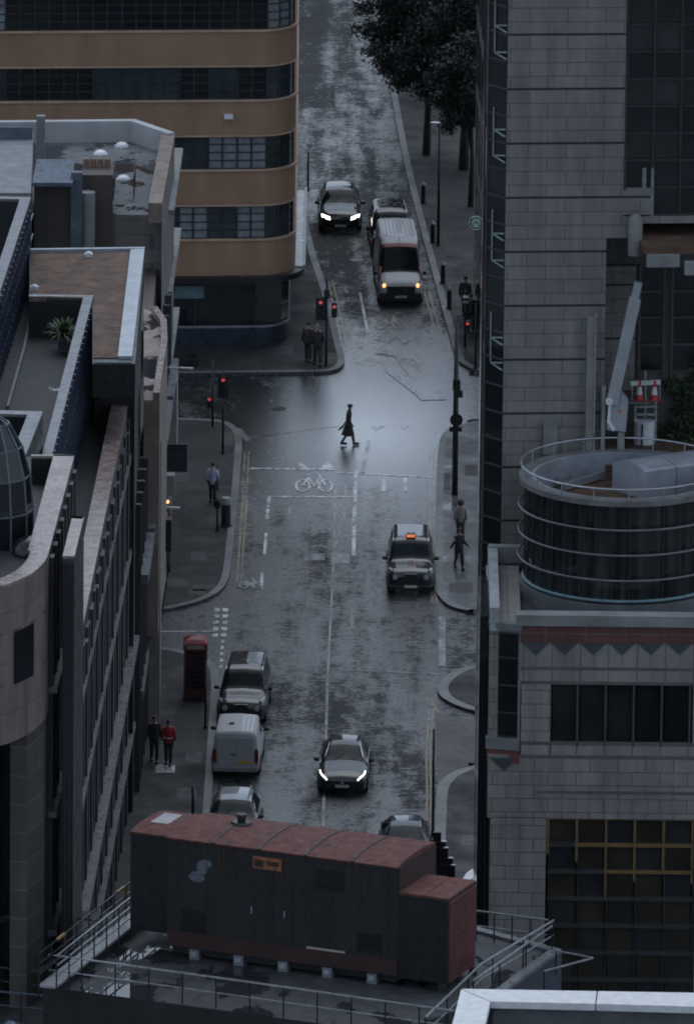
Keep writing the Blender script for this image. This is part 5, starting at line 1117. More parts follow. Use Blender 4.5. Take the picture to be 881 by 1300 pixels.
# --- black cab behind the van
cabs = thing
def mkcab(loc, rz, label, sign=False, rg=None, name='black_cab'):
    t, B = mkcar(name, loc, rz, label, 'taxi', cab, pblack, (-1.22, -.52, .62), (2.2, 2.36, .66), [(-.5, .3), (.36, 1.2), (1.26, 2.0)], (-1.5, 1.4), roofglass=rg, group='black taxis')
    for sg in (-1, 1):
        b = MB(); b.tube([(sg * .62, -2.34, .72), (sg * .62, -2.42, .72)], .105, 16); hl = b.build('headlight', lens, t, 'auto', local=True)
        b = MB(); b.tube([(sg * .74, -2.25, .95), (sg * .84, -2.05, 1.0)], .05, 8); b.build('indicator', lens, hl, 'auto', local=True)
        b = MB(); b.tube([(sg * (B.pt(y, .76)[0]), y, B.pt(y, .76)[1] + .015) for y in [-.45 + .35 * k for k in range(8)]], .016, 5); b.build('roof_trim', chrome, t, True, local=True)
    b = MB(); b.rings([[(x * k, y, z) for x, z in ((-.26, .42), (.26, .42), (.32, .72), (.2, .86), (-.2, .86), (-.32, .72))] for k, y in ((1, -2.46), (1, -2.38))]); b.build('grille', trim, t, local=True)
    b = MB(); b.rings([[(x, y, z) for x, z in ((-.26, .86), (.26, .86), (.26, .89), (-.26, .89))] for y in (-2.47, -2.4)]); b.build('grille_bar', chrome, t, local=True)
    fbox(t, 'number_plate', plate_w, -.26, .26, -2.49, -2.47, .30, .41); fbox(t, 'bumper', trim, -.84, .84, -2.46, -2.3, .24, .4, .04)
    if sign:
        b = MB(); b.rings([[(x, y, z) for x, z in ((-.20, 1.84), (.20, 1.84), (.17, 2.0), (-.17, 2.0))] for y in (-.42, -.16)]); so_ = b.build('taxi_sign', trim, t, bevel=.02, local=True)
        b = MB(); b.box(-.155, .155, -.432, -.421, 1.865, 1.975); sp_ = b.build('lit_panel', emit_mat('orange_sign_light', (1, .22, .06), 1.0), so_, local=True)
        cu = bpy.data.curves.new('lettering', 'FONT'); cu.body = 'TAXI'; cu.size = .115; cu.extrude = .002; cu.align_x = 'CENTER'; cu.align_y = 'CENTER'
        to = bpy.data.objects.new('tmp', cu); S.collection.objects.link(to); bpy.context.view_layer.update()
        me = bpy.data.meshes.new_from_object(to.evaluated_get(bpy.context.evaluated_depsgraph_get())); bpy.data.objects.remove(to)
        me.materials.clear(); me.materials.append(mat('sign_letters', (.02, .01, .01), .5)); lo = bpy.data.objects.new('lettering', me); S.collection.objects.link(lo); lo.parent = so_
        lo.location = (0, -.436, 1.92); lo.rotation_euler = (R(90), 0, 0)
    return t, B
tx, Bx = mkcab(bottom(521, 755, 2.42), R(0), 'black taxi with a lit orange roof sign driving beside the right kerb', True)
for a_ in ((.42, -.62, 1.62), (.44, -.9, 1.38)):
    b = MB(); b.ell((a_[0], a_[1] - .0, a_[2]), .045, .01, .03, 8, 5); 
tb, Bb = mkcab(bottom(495, 330, 2.42), R(2.5), 'black glass roofed taxi tucked close behind the tall pale van', False, (0.2, 1.95, .84)); tb['category'] = 'taxi'
tp, Bp = mkcab(bottom(310, 922, 2.42), R(-3.0), 'parked black taxi with dark glass roof at the left kerb', False, (-.0, 1.95, .84))
# --- small white van from behind (front away from us)
t, B = mkcar('small_van', Vector((gp(302, 988).x, gp(302, 988).y + 2.2, .006)), R(180 - 2.5), 'small white parked van seen from behind with a yellow plate at the left kerb', 'van', small_van, pwhite, (-1.28, -.58, .62), None, [(-.6, .2)], (-1.35, 1.25), r=.31)
fbox(t, 'rear_door', pwhite, -.70, .70, 2.15, 2.19, .42, 1.62, .02); fbox(t, 'number_plate', plate_y, -.62, -.10, 2.19, 2.205, .58, .70); fbox(t, 'bumper', M['concrete'], -.86, .86, 2.1, 2.24, .26, .46, .03)
for sg in (-1, 1): fbox(t, 'tail_light', taill, sg * .80 - .07, sg * .80 + .07, 2.13, 2.20, .62, 1.15, .015)
fbox(t, 'door_handle', trim, .02, .16, 2.19, 2.22, .92, .97); fbox(t, 'door_gap', trim, -.004, .004, 2.188, 2.193, .45, 1.6, 0)
b = MB(); b.box(.2 - .1, .2 + .1, 1.2 - .08, 1.2 + .08, 1.86, 1.93); b.build('roof_vent', trim, t, bevel=.02, local=True)
b = MB()
for k in range(9): b.bar((-.7 + k * .175, -.1, 1.868), (-.7 + k * .175, 2.05, 1.868), .02, .016)
b.build('roof_rib', pwhite, t, local=True)
# --- two partly hidden cars at the bottom
t, B = mkcar('parked_car', bottom(296, 1086, 2.35), R(-3), 'silver roofed parked car half hidden behind the left end of the red enclosure', 'car', suv, psilver, (-1.05, -.24, .62), (1.5, 2.05, .66), [(-.3, .5), (.56, 1.4)], (-1.42, 1.45), group=None)
b = MB()
for sg in (-1, 1): b.bar((sg * .55, -.1, 1.64), (sg * .55, 1.4, 1.62), .04)
b.build('roof_bar', chrome, t, local=True)
t, B = mkcar('dark_car', bottom(514, 1116, 2.35), R(0), 'dark car by the right kerb with only its shiny roof showing above the red enclosure', 'car', sedan, pblue, (-.98, -.14, .62), (1.2, 1.9, .66), [(-.25, .5), (.56, 1.25)], (-1.45, 1.42))

# ================================================================== people
def person(label, loc, rz, h=1.75, coat=(.015, .016, .02), legs=(.012, .013, .016), stride=0.0, long_=False, hair=(.015, .012, .01), hi='jacket', skirt=False, bag=None, cap=False, arms=.12, hairbig=False, skin=(.30, .18, .13), group=None, split=None):
    k = h / 1.75; t = thing('person', loc, label, 'person', group, rz)
    V3 = lambda *a: Vector(a) * k
    s = stride; hipz = .93 - abs(s) * .06
    pts = {'pel': V3(0, 0, hipz), 'wa': V3(0, 0, hipz + .17), 'ch': V3(0, -.01 - .03 * abs(s), hipz + .37), 'nk': V3(0, -.02 - .04 * abs(s), hipz + .54), 'n2': V3(0, -.035 - .05 * abs(s), hipz + .61), 'h1': V3(0, -.05 - .06 * abs(s), hipz + .69), 'h2': V3(0, -.05 - .06 * abs(s), hipz + .78)}
    rad = {'pel': .125, 'wa': .115, 'ch': .135, 'nk': .075, 'n2': .052, 'h1': .085, 'h2': .075}
    E = [('pel', 'wa'), ('wa', 'ch'), ('ch', 'nk'), ('nk', 'n2'), ('n2', 'h1'), ('h1', 'h2')]
    limbs = {}
    for sg, nm in ((-1, 'r'), (1, 'l')):
        f = s * sg; sh = V3(sg * .17, -.03 * abs(s), hipz + .49); al = -f * .9
        el = sh + V3(sg * .06, -.27 * math.sin(al) * 1 - 0 + .03, -.27 * math.cos(al)); wr = el + V3(sg * arms * .1, -.25 * math.sin(al + .35), -.25 * math.cos(al + .35)); hd = wr + (wr - el).normalized() * .08 * k
        hp = V3(sg * .09, 0, hipz - .03); lg = f
        kn = hp + V3(0, -.44 * math.sin(lg + .12), -.44 * math.cos(lg + .12)); bend = -.35 * abs(s) - (0.75 if f < 0 else 0.0) * abs(s)
        an = kn + V3(0, -.43 * math.sin(lg + bend), -.43 * math.cos(lg + bend)); to = an + V3(0, -.16, -.035)
        for n_, p, r_ in (('sh', sh, .06), ('el', el, .044), ('wr', wr, .030), ('hd', hd, .034), ('hp', hp, .095), ('kn', kn, .06), ('an', an, .042), ('to', to, .035)): pts[n_ + nm] = p; rad[n_ + nm] = r_
        E += [('nk', 'sh' + nm), ('sh' + nm, 'el' + nm), ('el' + nm, 'wr' + nm), ('wr' + nm, 'hd' + nm), ('pel', 'hp' + nm), ('hp' + nm, 'kn' + nm), ('kn' + nm, 'an' + nm), ('an' + nm, 'to' + nm)]
        limbs[sg] = (sh, el, wr, hd, hp, kn, an, to)
    low = min(limbs[1][7].z, limbs[-1][7].z, limbs[1][6].z - .06, limbs[-1][6].z - .06) - .035 * k
    keys = list(pts); me = bpy.data.meshes.new('body'); me.from_pydata([pts[q] - Vector((0, 0, low)) for q in keys], [(keys.index(a), keys.index(b)) for a, b in E], [])
    o = bpy.data.objects.new('tmp', me); S.collection.objects.link(o); md = o.modifiers.new('s', 'SKIN'); md.use_smooth_shade = True
    for i, q in enumerate(keys): me.skin_vertices[0].data[i].radius = (rad[q] * k, rad[q] * k * (.8 if q in ('pel', 'wa', 'ch') else 1)); me.skin_vertices[0].data[i].use_root = (i == 0)
    o.modifiers.new('u', 'SUBSURF').levels = 1
    bpy.context.view_layer.update(); dg = bpy.context.evaluated_depsgraph_get(); m2 = bpy.data.meshes.new_from_object(o.evaluated_get(dg)); bpy.data.objects.remove(o)
    bm = MB(); bm.v = [tuple(v.co) for v in m2.vertices]; bm.f = [tuple(p.vertices) for p in m2.polygons]; bpy.data.meshes.remove(m2)
    dz = Vector((0, 0, -low)); HC = pts['h1'] + dz + V3(0, 0, .045)
    for sg in (-1, 1):      # five unequal fingers curled a little, thumb from the side of the palm
        wr, hd = limbs[sg][2] + dz, limbs[sg][3] + dz; d = (hd - wr).normalized(); fw = Vector((0, -1, 0)); fw = (fw - d * fw.dot(d)).normalized()
        for i, L in enumerate((.062, .072, .067, .052)):
            b0 = hd + fw * (.024 - .016 * i) * k; b1 = b0 + d * L * .6 * k; b2 = b1 + (d * .6 + Vector((-sg * .6, 0, 0))) * L * .5 * k; bm.tube([b0 - d * .03 * k, b1, b2], [.009 * k, .008 * k, .006 * k], 5)
        b0 = wr + d * .03 * k + fw * .028 * k; bm.tube([b0, b0 + (fw + d) * .028 * k, b0 + (fw * .6 + d * 1.4) * .045 * k], [.011 * k, .009 * k, .007 * k], 5)
    bm.ell(HC + V3(0, -.098, -.01), .012 * k, .022 * k, .022 * k, 6, 4)
    for sg in (-1, 1): bm.ell(HC + V3(sg * .078, .0, -.005), .012 * k, .02 * k, .03 * k, 6, 4)
    def gm(nm, c, r=.75): return mat(nm, c, r, 0, .2, 4)
    body = bm.build('body', gm('skin', skin, .6), t, True, local=True)
    eye = MB()
    for sg in (-1, 1): eye.ell(HC + V3(sg * .032, -.082, .012), .011 * k, .008 * k, .008 * k, 6, 4)
    eye.build('eyes', M['black'], t, True, local=True)
    mo = MB(); mo.ell(HC + V3(0, -.085, -.052), .022 * k, .008 * k, .006 * k, 6, 4); mo.build('mouth', gm('lips', (.2, .08, .07)), t, True, local=True)
    hb_ = MB(); c = HC + V3(0, .018, .018)
    if hairbig: hb_.ell(c + V3(0, .02, .01), .15 * k, .14 * k, .16 * k, 12, 8, 0, .85)
    else: hb_.ell(c, .094 * k, .102 * k, .105 * k, 12, 8, 0, .62)
    hb_.build('hair', gm('hair_tone', hair, .6), t, True, local=True)
    if cap:
        cb_ = MB(); cb_.ell(HC + V3(0, .0, .05), .105 * k, .115 * k, .07 * k, 12, 6, 0, .55); cb_.add([HC + V3(x, y, .048) for x, y in ((-.07, -.07), (-.04, -.16), (.04, -.16), (.07, -.07))], [(0, 1, 2, 3)]); cb_.build('cap', M['black'], t, True, local=True)
    mcoat = gm('coat_cloth', coat); ml_ = gm('trouser_cloth', legs)
    for sg in (-1, 1):
        sh, el, wr, hd, hp, kn, an, to = [q + dz for q in limbs[sg]]
        q = MB(); q.tube([sh + V3(-sg * .06, 0, .03), sh, el, wr + (el - wr) * .05], [.075 * k, .078 * k, .062 * k, .048 * k], 10); q.build('sleeve', mcoat, t, True, local=True)
        q = MB(); q.tube([hp + V3(0, 0, .08), hp - V3(0, 0, .05), kn, an + (kn - an) * .12], [.11 * k, .108 * k, .074 * k, .058 * k], 10); q.build('trouser_leg', ml_, t, True, local=True)
        q = MB(); q.tube([an + V3(0, .05, -.045), an + V3(0, 0, -.03), to + V3(0, .03, .0), to + V3(0, -.05, -.01), to + V3(0, -.08, -.01)], [.055 * k, .066 * k, .062 * k, .052 * k, .03 * k], 8); q.build('shoe', M['black'], t, True, local=True)
    J = MB(); zn = (pts['nk'] + dz).z; zb = (pts['pel'] + dz).z; fy = (pts['nk']).y
    hem = zb - (.50 if long_ else .12) * k
    prof = [(hem, .29 if long_ else .185, .25 if long_ else .135, 0), (zb, .185, .14, 0), (zb + .17 * k, .165, .125, 0), (zb + .36 * k, .195, .135, fy * .7), (zn - .02 * k, .17, .10, fy), (zn + .035 * k, .075, .07, fy), (zn + .06 * k, .07, .065, fy)]
    rg = []
    for z, rx, ry, oy in prof:
        fl_ = .92 + (abs(s) * .75 if long_ and z < zb - .1 else 0)
        rg.append([(rx * k * math.cos(a), oy + ry * k * fl_ * math.sin(a) + (.10 * abs(s) * k if long_ and z < zb - .1 else 0) + (.012 * math.sin(5 * a) if z < zb else 0), z + (.02 * math.sin(3 * a) if z < zb - .1 else 0)) for a in [2 * math.pi * i / 20 for i in range(20)]])
    J.rings(rg); J.build('coat' if long_ else 'jacket', mcoat, t, True, local=True)
    if long_ and s:
        q = MB(); q.rings([[(x, y, z) for x, y, z in ((-.09, .1, zb + .1), (.09, .1, zb + .1), (.09, .16, zb + .05), (-.09, .16, zb + .05))], [(-.13, .22, hem + .3), (.13, .22, hem + .3), (.13, .28, hem + .34), (-.13, .28, hem + .34)], [(-.10, .42, hem + .17), (.10, .42, hem + .17), (.10, .44, hem + .2), (-.10, .44, hem + .2)]]); q.build('coat_tail', mcoat, t, True, local=True)
    if bag:
        q = MB(); q.ell((0, fy + .19 * k, zb + .30 * k), .15 * k, .09 * k, .2 * k, 12, 8); q.build('bag', gm('bag_cloth', bag), t, True, local=True) if False else tag(q.build('backpack', gm('bag_cloth', bag), t, True, local=True))
    if split:
        q = MB(); q.rings([[(rx * 1.03 * k * math.cos(a), oy + ry * 1.04 * k * math.sin(a), z) for a in [2 * math.pi * i / 20 for i in range(20)]] for z, rx, ry, oy in ((zb + .10 * k, .172, .13, 0), (zb + .13 * k, .17, .128, 0))]); q.build('reflective_band', M['white'], t, True, local=True)
    return t
def at(px, py, z=.12): return G(px, py, z)
person('lone person in a long dark coat and cap striding across the crossroads', at(442, 565, .006), R(82), 1.74, (.006, .007, .009), (.006, .007, .009), .25, True, cap=True, skin=(.06, .04, .035))  # skin colour darkened so that face and hands look backlit
person('person in a dark jacket standing left of the pair by the corner traffic light', at(391, 460), R(172), 1.74, (.02, .024, .03), stride=.12, group='pedestrians')
person('person in a black coat standing right of the pair by the corner traffic light', at(403, 464), R(190), 1.78, (.010, .011, .013), stride=.2, hair=(.2, .17, .15), group='pedestrians')
person('person in a bulky black coat walking beside the one in red', at(196, 967), R(5), 1.78, (.010, .011, .013), stride=.2, group='pedestrians')
person('person in a red high visibility jacket walking on the near left pavement', at(214, 971), R(-5), 1.74, (.28, .015, .02), (.012, .014, .02), stride=.12, group='pedestrians', split=True)
person('person in a white top and dark trousers by the slim signpost', at(270, 639), R(175), 1.68, (.30, .33, .42), (.02, .02, .025), stride=.1, group='pedestrians')
person('person with big dark hair and pale brown top, right pavement', at(584, 688), R(5), 1.68, (.17, .155, .14), (.02, .02, .025), stride=.12, hairbig=True, group='pedestrians')
person('person in black with one arm out on the right pavement', at(582, 722), R(20), 1.66, (.010, .012, .018), (.010, .012, .016), stride=.25, arms=2.2, group='pedestrians')
person('person in dark clothes walking close to the shop cornices on the left pavement', at(207, 755), R(-10), 1.74, (.012, .012, .015), stride=.35, group='pedestrians')
person('person in dark clothes half hidden behind the pale shop cornices', at(200, 752), R(15), 1.70, (.02, .025, .035), stride=.25, group='pedestrians')
person('person in dark clothes standing beyond the signals on the far right pavement', at(590, 402), R(170), 1.76, (.012, .013, .018), stride=.1, group='pedestrians')
person('shorter person in dark blue beside the far right signals', at(597, 422), R(10), 1.68, (.012, .018, .026), stride=.15, group='pedestrians')

# ================================================================== street furniture
def pole(mb, p, h, r=.055, r2=None): mb.tube([p, p + Vector((0, 0, h))], [r, r2 or r], 10)
def signal_head(root, c, n=3, lit=None, w_=.30, h=.92, facing=-1, m=None):
    b = MB(); b.box(c.x - w_ / 2, c.x + w_ / 2, c.y - .09, c.y + .09, c.z - h / 2, c.z + h / 2); o = b.build('signal_head', M['black'], root, bevel=.02)
    b = MB(); b.box(c.x - w_ / 2 - .06, c.x + w_ / 2 + .06, c.y - .015, c.y + .01, c.z - h / 2 - .06, c.z + h / 2 + .06); b.build('backing_board', M['black'], o) if n == 3 else None
    for i in range(n):
        z = c.z + h / 2 - (i + .5) * h / n; q = MB(); yy = c.y + facing * .092
        q.tube([(c.x, yy, z), (c.x, yy + facing * .012, z)], .085 if n == 3 else .075, 14); q.build('lamp', M['redlamp'] if lit == i else M['darkmetal'], o, 'auto')
        v = MB(); v.wall([(c.x + .10 * math.cos(R(a)), yy - .0) for a in (0, 180)], .004, 0, .001); hood = MB(); pts = [(c.x + .10 * math.cos(R(a)), z + .10 * math.sin(R(a))) for a in range(0, 181, 20)]
        hood.rings([[(x, yy, zz) for x, zz in pts], [(x, yy + facing * .16, zz + .0) for x, zz in pts]], closed=False, cap=False); hood.build('hood', M['black'], o)
    return o
tl = thing('traffic_light', at(414, 464), 'black traffic light showing red at the far left corner, beside the waiting pair', 'traffic light')
b = MB(); p = at(414, 464); pole(b, p, 3.9); b.build('pole', M['black'], tl, True); signal_head(tl, p + Vector((-.26, -.05, 2.55)), 3, 0); signal_head(tl, p + Vector((.33, -.05, 2.5)), 2, 0, .24, .66)
b = MB(); b.box(p.x - .12, p.x + .12, p.y - .1, p.y + .1, p.z + 3.0, p.z + 3.4); b.bar(p + Vector((0, 0, 3.2)), p + Vector((.4, -.1, 3.0)), .05); b.build('detector', M['black'], tl)
tl = thing('traffic_light', at(283, 576), 'taller dark traffic light with a dim red lamp at the near left corner', 'traffic light'); p = at(283, 576)
b = MB(); pole(b, p, 3.6); b.build('pole', M['black'], tl, True); signal_head(tl, p + Vector((0, -.1, 2.95)), 3, 0)
tl = thing('pedestrian_signal', at(270, 541), 'slim dark signal pole with a small red man lamp behind the near left traffic light', 'signal'); p = at(270, 541)
b = MB(); pole(b, p, 2.9, .05); b.build('pole', M['black'], tl, True); signal_head(tl, p + Vector((-.14, -.08, 1.1)), 2, 0, .24, .5)
tl = thing('signal_mast', at(577, 628), 'very tall black signal mast rising in front of the right hand kerb', 'signal mast'); p = at(577, 628)
b = MB(); b.tube([p, p + Vector((0, 0, 3)), p + Vector((0, 0, 7.4))], [.13, .12, .09], 12); b.build('pole', M['black'], tl, True)
b = MB(); b.tube([p + Vector((.03, -.16, 3.25)), p + Vector((.03, -.13, 3.25))], .27, 24); b.build('round_sign_back', M['black'], tl, 'auto')
b = MB(); b.box(p.x - .26, p.x + .26, p.y - .18, p.y - .1, p.z + 2.75, p.z + 2.95); b.build('sign_bracket', M['black'], tl)
b = MB(); b.box(p.x + .02, p.x + .28, p.y - .14, p.y + .1, p.z + 4.2, p.z + 4.5); b.build('camera_box', M['black'], tl, bevel=.02); b = MB(); b.box(p.x - .14, p.x + .18, p.y - .12, p.y + .12, p.z + 4.5, p.z + 4.95); b.build('junction_box', M['black'], tl, bevel=.02)
b = MB(); b.tube([p + Vector((0, 0, 7.4)), p + Vector((.02, 0, 7.6)), p + Vector((.16, 0, 7.7))], .035, 8); b.build('top_bracket', M['black'], tl, True)
tl = thing('pedestrian_signal', at(590, 442), 'low signal with a red lamp and pale sign plates at the far right corner', 'signal'); p = at(590, 442)
b = MB(); pole(b, p, 2.6); b.build('pole', M['black'], tl, True); signal_head(tl, p + Vector((.1, -.1, 1.15)), 1, 0, .22, .26)
b = MB(); b.box(p.x - .16, p.x + .16, p.y - .1, p.y - .08, p.z + 2.0, p.z + 2.45); pl_ = b.build('sign_plate', M['black'], tl)
for z in (2.1, 2.33): b = MB(); b.box(p.x - .13, p.x + .13, p.y - .11, p.y - .1, p.z + z - .06, p.z + z + .06); b.build('pale_panel', M['white'] if z > 2.2 else M['rail'], pl_)
for (x, y, h, r_, nm, l, c) in ((549, 1062, 4.2, .05, 'street_pole', 'slim black pole rising from the lower right kerb beside the dark stepped stack', 'pole'), (261, 925, 2.7, .05, 'street_pole', 'slim black post at the kerb just right of the phone box', 'pole'), (245, 1041, 1.15 + .2, .06, 'street_pole', 'short black post standing just above the left end of the red enclosure', 'pole'),
                              (603, 468, 2.9, .05, 'street_pole', 'slim dark pole standing near the tower at the far right corner', 'pole'), (391, 243, 1.9, .05, 'street_pole', 'short slim pole by the kerb beside the far oncoming car', 'pole'), (276, 674, 1.4, .045, 'street_pole', 'low signpost with a dark round plate beside the pale topped litter bin', 'pole'), (276, 622, 1.1, .04, 'street_pole', 'thin post right behind the person in the white top', 'pole')):
    q = at(x, y); ro = thing(nm, q, l, c); b = MB(); pole(b, q, h, r_); b.build('shaft', M['black'], ro, True); b = MB(); b.tube([q, q + Vector((0, 0, .12))], r_ * 1.6, 10); b.build('base', M['black'], ro, 'auto')
    if y == 674: b = MB(); b.ell(q + Vector((0, -.06, 1.15)), .15, .04, .22, 12, 8); b.build('plate', M['black'], ro, True)
bo = []
for i, (x, y, l) in enumerate(((537, 258, 'farthest of the four black bollards along the far right pavement'), (549, 308, 'second farthest of the four black bollards along the far right pavement'), (562, 360, 'third of the four black bollards, left of the far right people'), (570, 392, 'nearest of the four black bollards along the far right pavement'))):
    q = at(x, y)
    if not bo:
        ro = thing('bollard', q, l, 'bollard', 'bollards on the far right pavement'); b = MB(); b.tube([q, q + Vector((0, 0, .06)), q + Vector((0, 0, .07)), q + Vector((0, 0, .85))], [.15, .15, .11, .10], 12); b.build('post', M['black'], ro, 'auto')
        b = MB(); b.tube([q + Vector((0, 0, .85)), q + Vector((0, 0, .90)), q + Vector((0, 0, 1.0))], [.12, .12, .04], 12); b.build('cap', mat('bollard_cap', (.25, .26, .28), .35, .3), ro, 'auto'); bo.append(ro)
    else: c_ = copy_thing(bo[0], q, None, l); bo.append(c_)
lp = thing('street_lamp', at(556, 312), 'tall dark street lamp with a small bright head over the far right pavement', 'street lamp'); q = at(556, 312)
b = MB(); pole(b, q, 5.6, .075, .045); b.bar(q + Vector((0, 0, 5.6)), q + Vector((-.15, -.1, 5.7)), .05); b.build('column', M['black'], lp, True); b = MB(); b.ell(q + Vector((-.2, -.1, 5.72)), .24, .14, .05, 12, 6); b.build('lamp_head', mat('lamp_glass', (.6, .62, .65), .3), lp, True)
lb = thing('litter_bin', at(287, 668), 'slim litter bin with a pale top on the left pavement by the kerb', 'litter bin'); q = at(287, 668)
b = MB(); b.tube([q + Vector((0, 0, .06)), q + Vector((0, 0, .95))], .2, 14); b.build('body', M['darkmetal'], lb, 'auto'); b = MB(); b.tube([q + Vector((0, 0, .95)), q + Vector((0, 0, 1.0)), q + Vector((0, 0, 1.22))], [.22, .23, .18], 14); b.build('hood', mat('bin_hood', (.26, .27, .28), .5), lb, 'auto'); b = MB(); b.tube([q, q + Vector((0, 0, .06))], .25, 14); b.build('foot', M['black'], lb, 'auto')
# phone box
q = at(248, 890); pb = thing('phone_box', q, 'tall phone box with a dark red crown and dark glazing at the near left corner', 'phone box'); w2 = .45; mp_ = mat('dull_red_paint', (.16, .025, .025), .45, 0, .3, 3); md_ = mat('very_dark_red_paint', (.06, .02, .02), .45)
b = MB(); b.box(q.x - w2, q.x + w2, q.y, q.y + .9, q.z, q.z + .14); b.build('plinth', M['black'], pb, bevel=.01)
b = MB()
for sx in (0, 1):
    for sy in (0, 1): b.box(q.x - w2 + sx * (2 * w2 - .1), q.x - w2 + .1 + sx * (2 * w2 - .1), q.y + sy * .8, q.y + .1 + sy * .8, q.z + .14, q.z + 2.05)
b.build('corner_post', md_, pb)
for nm, bx in (('front', (q.x - w2 + .1, q.x + w2 - .1, q.y + .04, q.y + .06)), ('back', (q.x - w2 + .1, q.x + w2 - .1, q.y + .84, q.y + .86)), ('side', (q.x - w2 + .03, q.x - w2 + .05, q.y + .1, q.y + .8)), ('side', (q.x + w2 - .05, q.x + w2 - .03, q.y + .1, q.y + .8))):
    b = MB(); b.box(*bx, q.z + .45, q.z + 2.0); g_ = b.build('glazing', M['glass'], pb)
    b = MB(); x0, x1, y0, y1 = bx
    for k in range(9): b.box(x0 - .012, x1 + .012, y0 - .012, y1 + .012, q.z + .45 + k * .192, q.z + .475 + k * .192)
    for f_ in (.22, .78):
        if nm in ('front', 'back'): xm = x0 + (x1 - x0) * f_; b.box(xm - .012, xm + .012, y0 - .014, y1 + .014, q.z + .45, q.z + 2.0)
        else: ym = y0 + (y1 - y0) * f_; b.box(x0 - .014, x1 + .014, ym - .012, ym + .012, q.z + .45, q.z + 2.0)
    b.box(x0, x1, y0 - .01, y1 + .01, q.z + .14, q.z + .45); b.build('glazing_bars', md_, g_)
b = MB(); b.box(q.x - w2 - .03, q.x + w2 + .03, q.y - .03, q.y + .93, q.z + 2.05, q.z + 2.30)
def rr(e, z): return [(q.x - w2 - .03 + e, q.y - .03 + e, z), (q.x + w2 + .03 - e, q.y - .03 + e, z), (q.x + w2 + .03 - e, q.y + .93 - e, z), (q.x - w2 - .03 + e, q.y + .93 - e, z)]
b.rings([rr(.0, q.z + 2.302), rr(.05, q.z + 2.36), rr(.14, q.z + 2.45), rr(.28, q.z + 2.51), rr(.42, q.z + 2.53)]); b.build('crown', mp_, pb, bevel=.02)
b = MB(); b.box(q.x - .33, q.x + .33, q.y - .045, q.y - .031, q.z + 2.10, q.z + 2.24); b.build('opal_sign', mat('opal_sign', (.20, .20, .19), .4), pb)
# hanging signs, lamps on the left block
q = V(224, 600, 452.0); hs_ = thing('hanging_sign', Vector((q.x, q.y, 0)), 'square dark blue hanging sign projecting from the shops above the left pavement', 'sign')
a0, a1 = V(211, 599, 452), V(238, 564, 452); b = MB(); b.box(a0.x, a1.x, 452, 452.12, a0.z, a1.z); bo_ = b.build('board', mat('navy_board', (.012, .02, .035), .4), hs_, bevel=.01)
b = MB(); cz = (a0.z + a1.z) / 2; b.tube([((a0.x + a1.x) / 2 + .22 * math.cos(R(a)), 451.985, cz + .02 + .12 * math.sin(R(a))) for a in range(20, 161, 20)], .012, 5); b.bar(((a0.x + a1.x) / 2 - .25, 451.985, cz - .04), ((a0.x + a1.x) / 2 + .25, 451.985, cz - .04), .02); b.build('pale_emblem', mat('sign_emblem', (.08, .11, .15), .5), bo_)
b = MB(); b.bar((a0.x - .6, 452.06, a1.z - .1), (a0.x + .1, 452.06, a1.z - .1), .06); b.build('bracket', M['black'], hs_)
for (px, py, Y, l) in ((212, 644, 447, 'short white lamp arm sticking out from the shop wall below the orange light'), (229, 467, 459, 'short pale lamp arm projecting near the crossroads from the stone bay')):
    q = V(px, py, Y); b = MB(); b.bar(q, q + Vector((.52, 0, -.02)), .09, .07); b.bar(q + Vector((-.7, 0, .02)), q, .05); tag(b.build('wall_lamp_arm', M['white'], bevel=.01), l, 'wall lamp')
q = V(213, 637, 448); lr = thing('amber_wall_lamp', q, 'small glowing amber lamp on the shop wall above the left pavement', 'wall lamp'); b = MB(); b.ell(q, .07, .07, .07, 10, 6); b.build('bulb', M['amber'], lr, True); b = MB(); b.bar(q + Vector((-.5, 0, .05)), q + Vector((0, 0, .08)), .05); b.build('arm', M['black'], lr)
for (x0, y0, x1, y1, Y, m_, l) in ((206, 630, 222, 604, 449, M['concrete'], 'square pale box fixed to the shop wall just above the amber lamp'), (201, 660, 218, 700, 446, M['black'], 'black awning box below the white lamp arm on the left shops')):
    A5, A6 = V(x0, max(y0, y1), Y), V(x1, min(y0, y1), Y); b = MB(); b.box(A5.x, A6.x, Y, Y + .6, A5.z, A6.z); tag(b.build('wall_box', m_, bevel=.02), l, 'wall box')
# round shop sign on the far building
q = V(604, 283, 490.0); rs = thing('round_shop_sign', Vector((q.x, q.y, q.z - .3)), 'small round green and white shop sign hanging over the far pavement', 'sign')
b = MB(); b.tube([(q.x, q.y + .04, q.z), (q.x, q.y - .03, q.z)], .31, 28); dsk = b.build('disc', mat('sign_green', (.04, .12, .08), .4), rs, 'auto')
def arc(c, r_, a0, a1, y, th=.02, n=14): return [(c.x + r_ * math.cos(R(a0 + (a1 - a0) * k / n)), y, c.z + r_ * math.sin(R(a0 + (a1 - a0) * k / n))) for k in range(n + 1)]
b = MB(); mwq = mat('sign_white', (.55, .58, .57), .4); yy = q.y - .04
b.tube([(q.x, yy, q.z), (q.x, yy - .008, q.z)], .19, 24); b.build('white_centre', mwq, dsk, 'auto'); b = MB(); b.tube(arc(q, .295, 0, 360, yy), .015, 6); b.build('white_ring', mwq, dsk, True)
b = MB(); c_ = Vector((q.x, 0, q.z)); b.ell((q.x, yy - .012, q.z + .03), .05, .008, .065, 10, 6)
for s_ in (-1, 1):
    for r_ in (.085, .12, .15): b.tube([(q.x + s_ * r_ * math.cos(R(a)), yy - .012, q.z - .02 + r_ * math.sin(R(a)) * .9) for a in range(-70, 61, 13)], .010, 5)
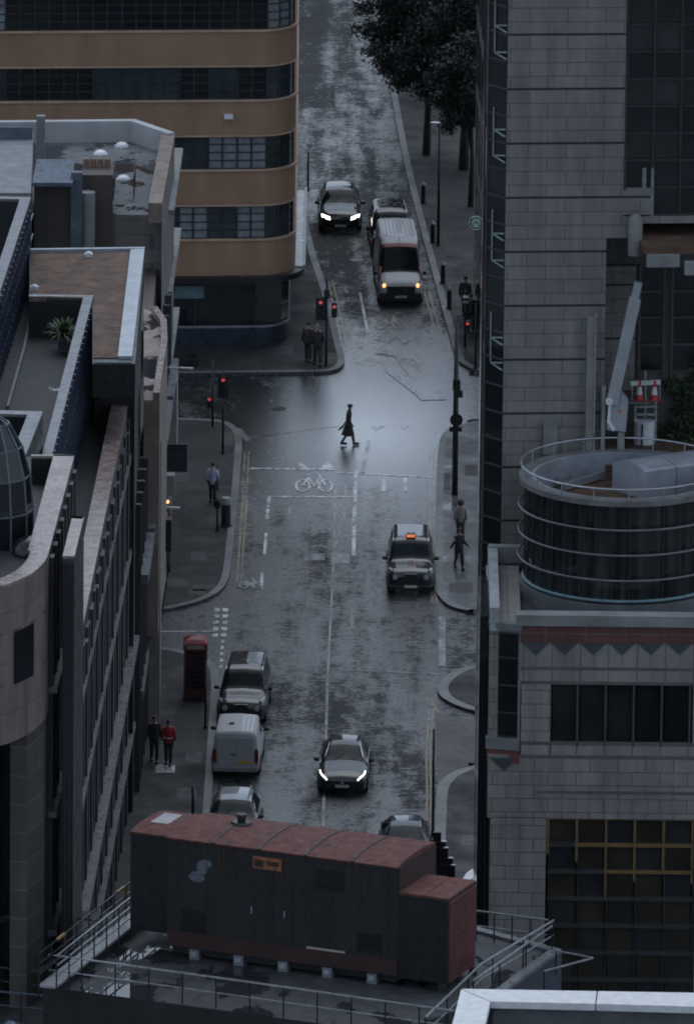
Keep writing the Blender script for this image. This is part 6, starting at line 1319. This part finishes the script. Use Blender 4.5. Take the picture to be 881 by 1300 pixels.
b.add([(q.x + x, yy - .012, q.z + z) for x, z in ((-.06, .10), (-.03, .12), (0, .17), (.03, .12), (.06, .10))], [(0, 1, 2, 3, 4)]); b.build('green_figure', bpy.data.materials['sign_green'], dsk)
b = MB(); b.bar((q.x, q.y, q.z), (q.x + .7, q.y, q.z), .04); b.build('bracket', M['black'], rs)
# dark stepped stack beside the pole at the lower right kerb
q = at(563, 1128); sk = thing('stepped_stack', q, 'dark stepped stack of equipment cabinets with pale edges beside the lower right pole', 'cabinet')
for i, (x1, y1) in enumerate(((559, 1050), (565, 1062), (568, 1070), (574, 1083), (577, 1092))):
    A5, A6 = at(549, 1128 - i * 0), at(x1, 1128); zt_ = V(0, y1, q.y + .0 - .12 * i).z; b = MB(); b.box(at(549, 1128).x, at(x1, 1128).x, q.y - .12 * i - .12, q.y - .12 * i, .12, zt_); o_ = b.build('cabinet', M['black'], sk)
    if i: b = MB(); w_ = at(x1, 1128).x; b.box(w_ - .16, w_ + .01, q.y - .12 * i - .13, q.y - .12 * i + .01, zt_ + .002, zt_ + .03); b.build('pale_edge', M['white'], o_)
b = MB(); q = at(237, 466); b.box(q.x - .3, q.x + .5, q.y, q.y + .5, .12, .5); b.box(q.x + .12, q.x + .42, q.y + .05, q.y + .4, .5, .95); tag(b.build('street_cabinet', M['black'], bevel=.02), 'low black stepped street cabinet on the pavement below the tan building', 'cabinet')
sheet('crosswalk_panel', [(584, 1120), (592, 1108), (612, 1094), (612, 1103), (596, 1118)], mat('white_road_paint', (.55, .56, .56), .4), .14, 'structure')

# ================================================================== thin city air
hz = MB(); hz.box(-190, 190, -25, 900, -1.0, 140.0); ho = hz.build('haze', None); tag(ho, kind='stuff')
hm = bpy.data.materials.new('haze'); hm.use_nodes = True; t = hm.node_tree; t.nodes.remove(t.nodes['Principled BSDF']); v = N(t, 'ShaderNodeVolumePrincipled')
v.inputs['Density'].default_value = .000004; v.inputs['Color'].default_value = (.80, .92, 1, 1); v.inputs['Anisotropy'].default_value = .2
t.links.new(v.outputs[0], t.nodes['Material Output'].inputs['Volume']); ho.data.materials.append(hm)
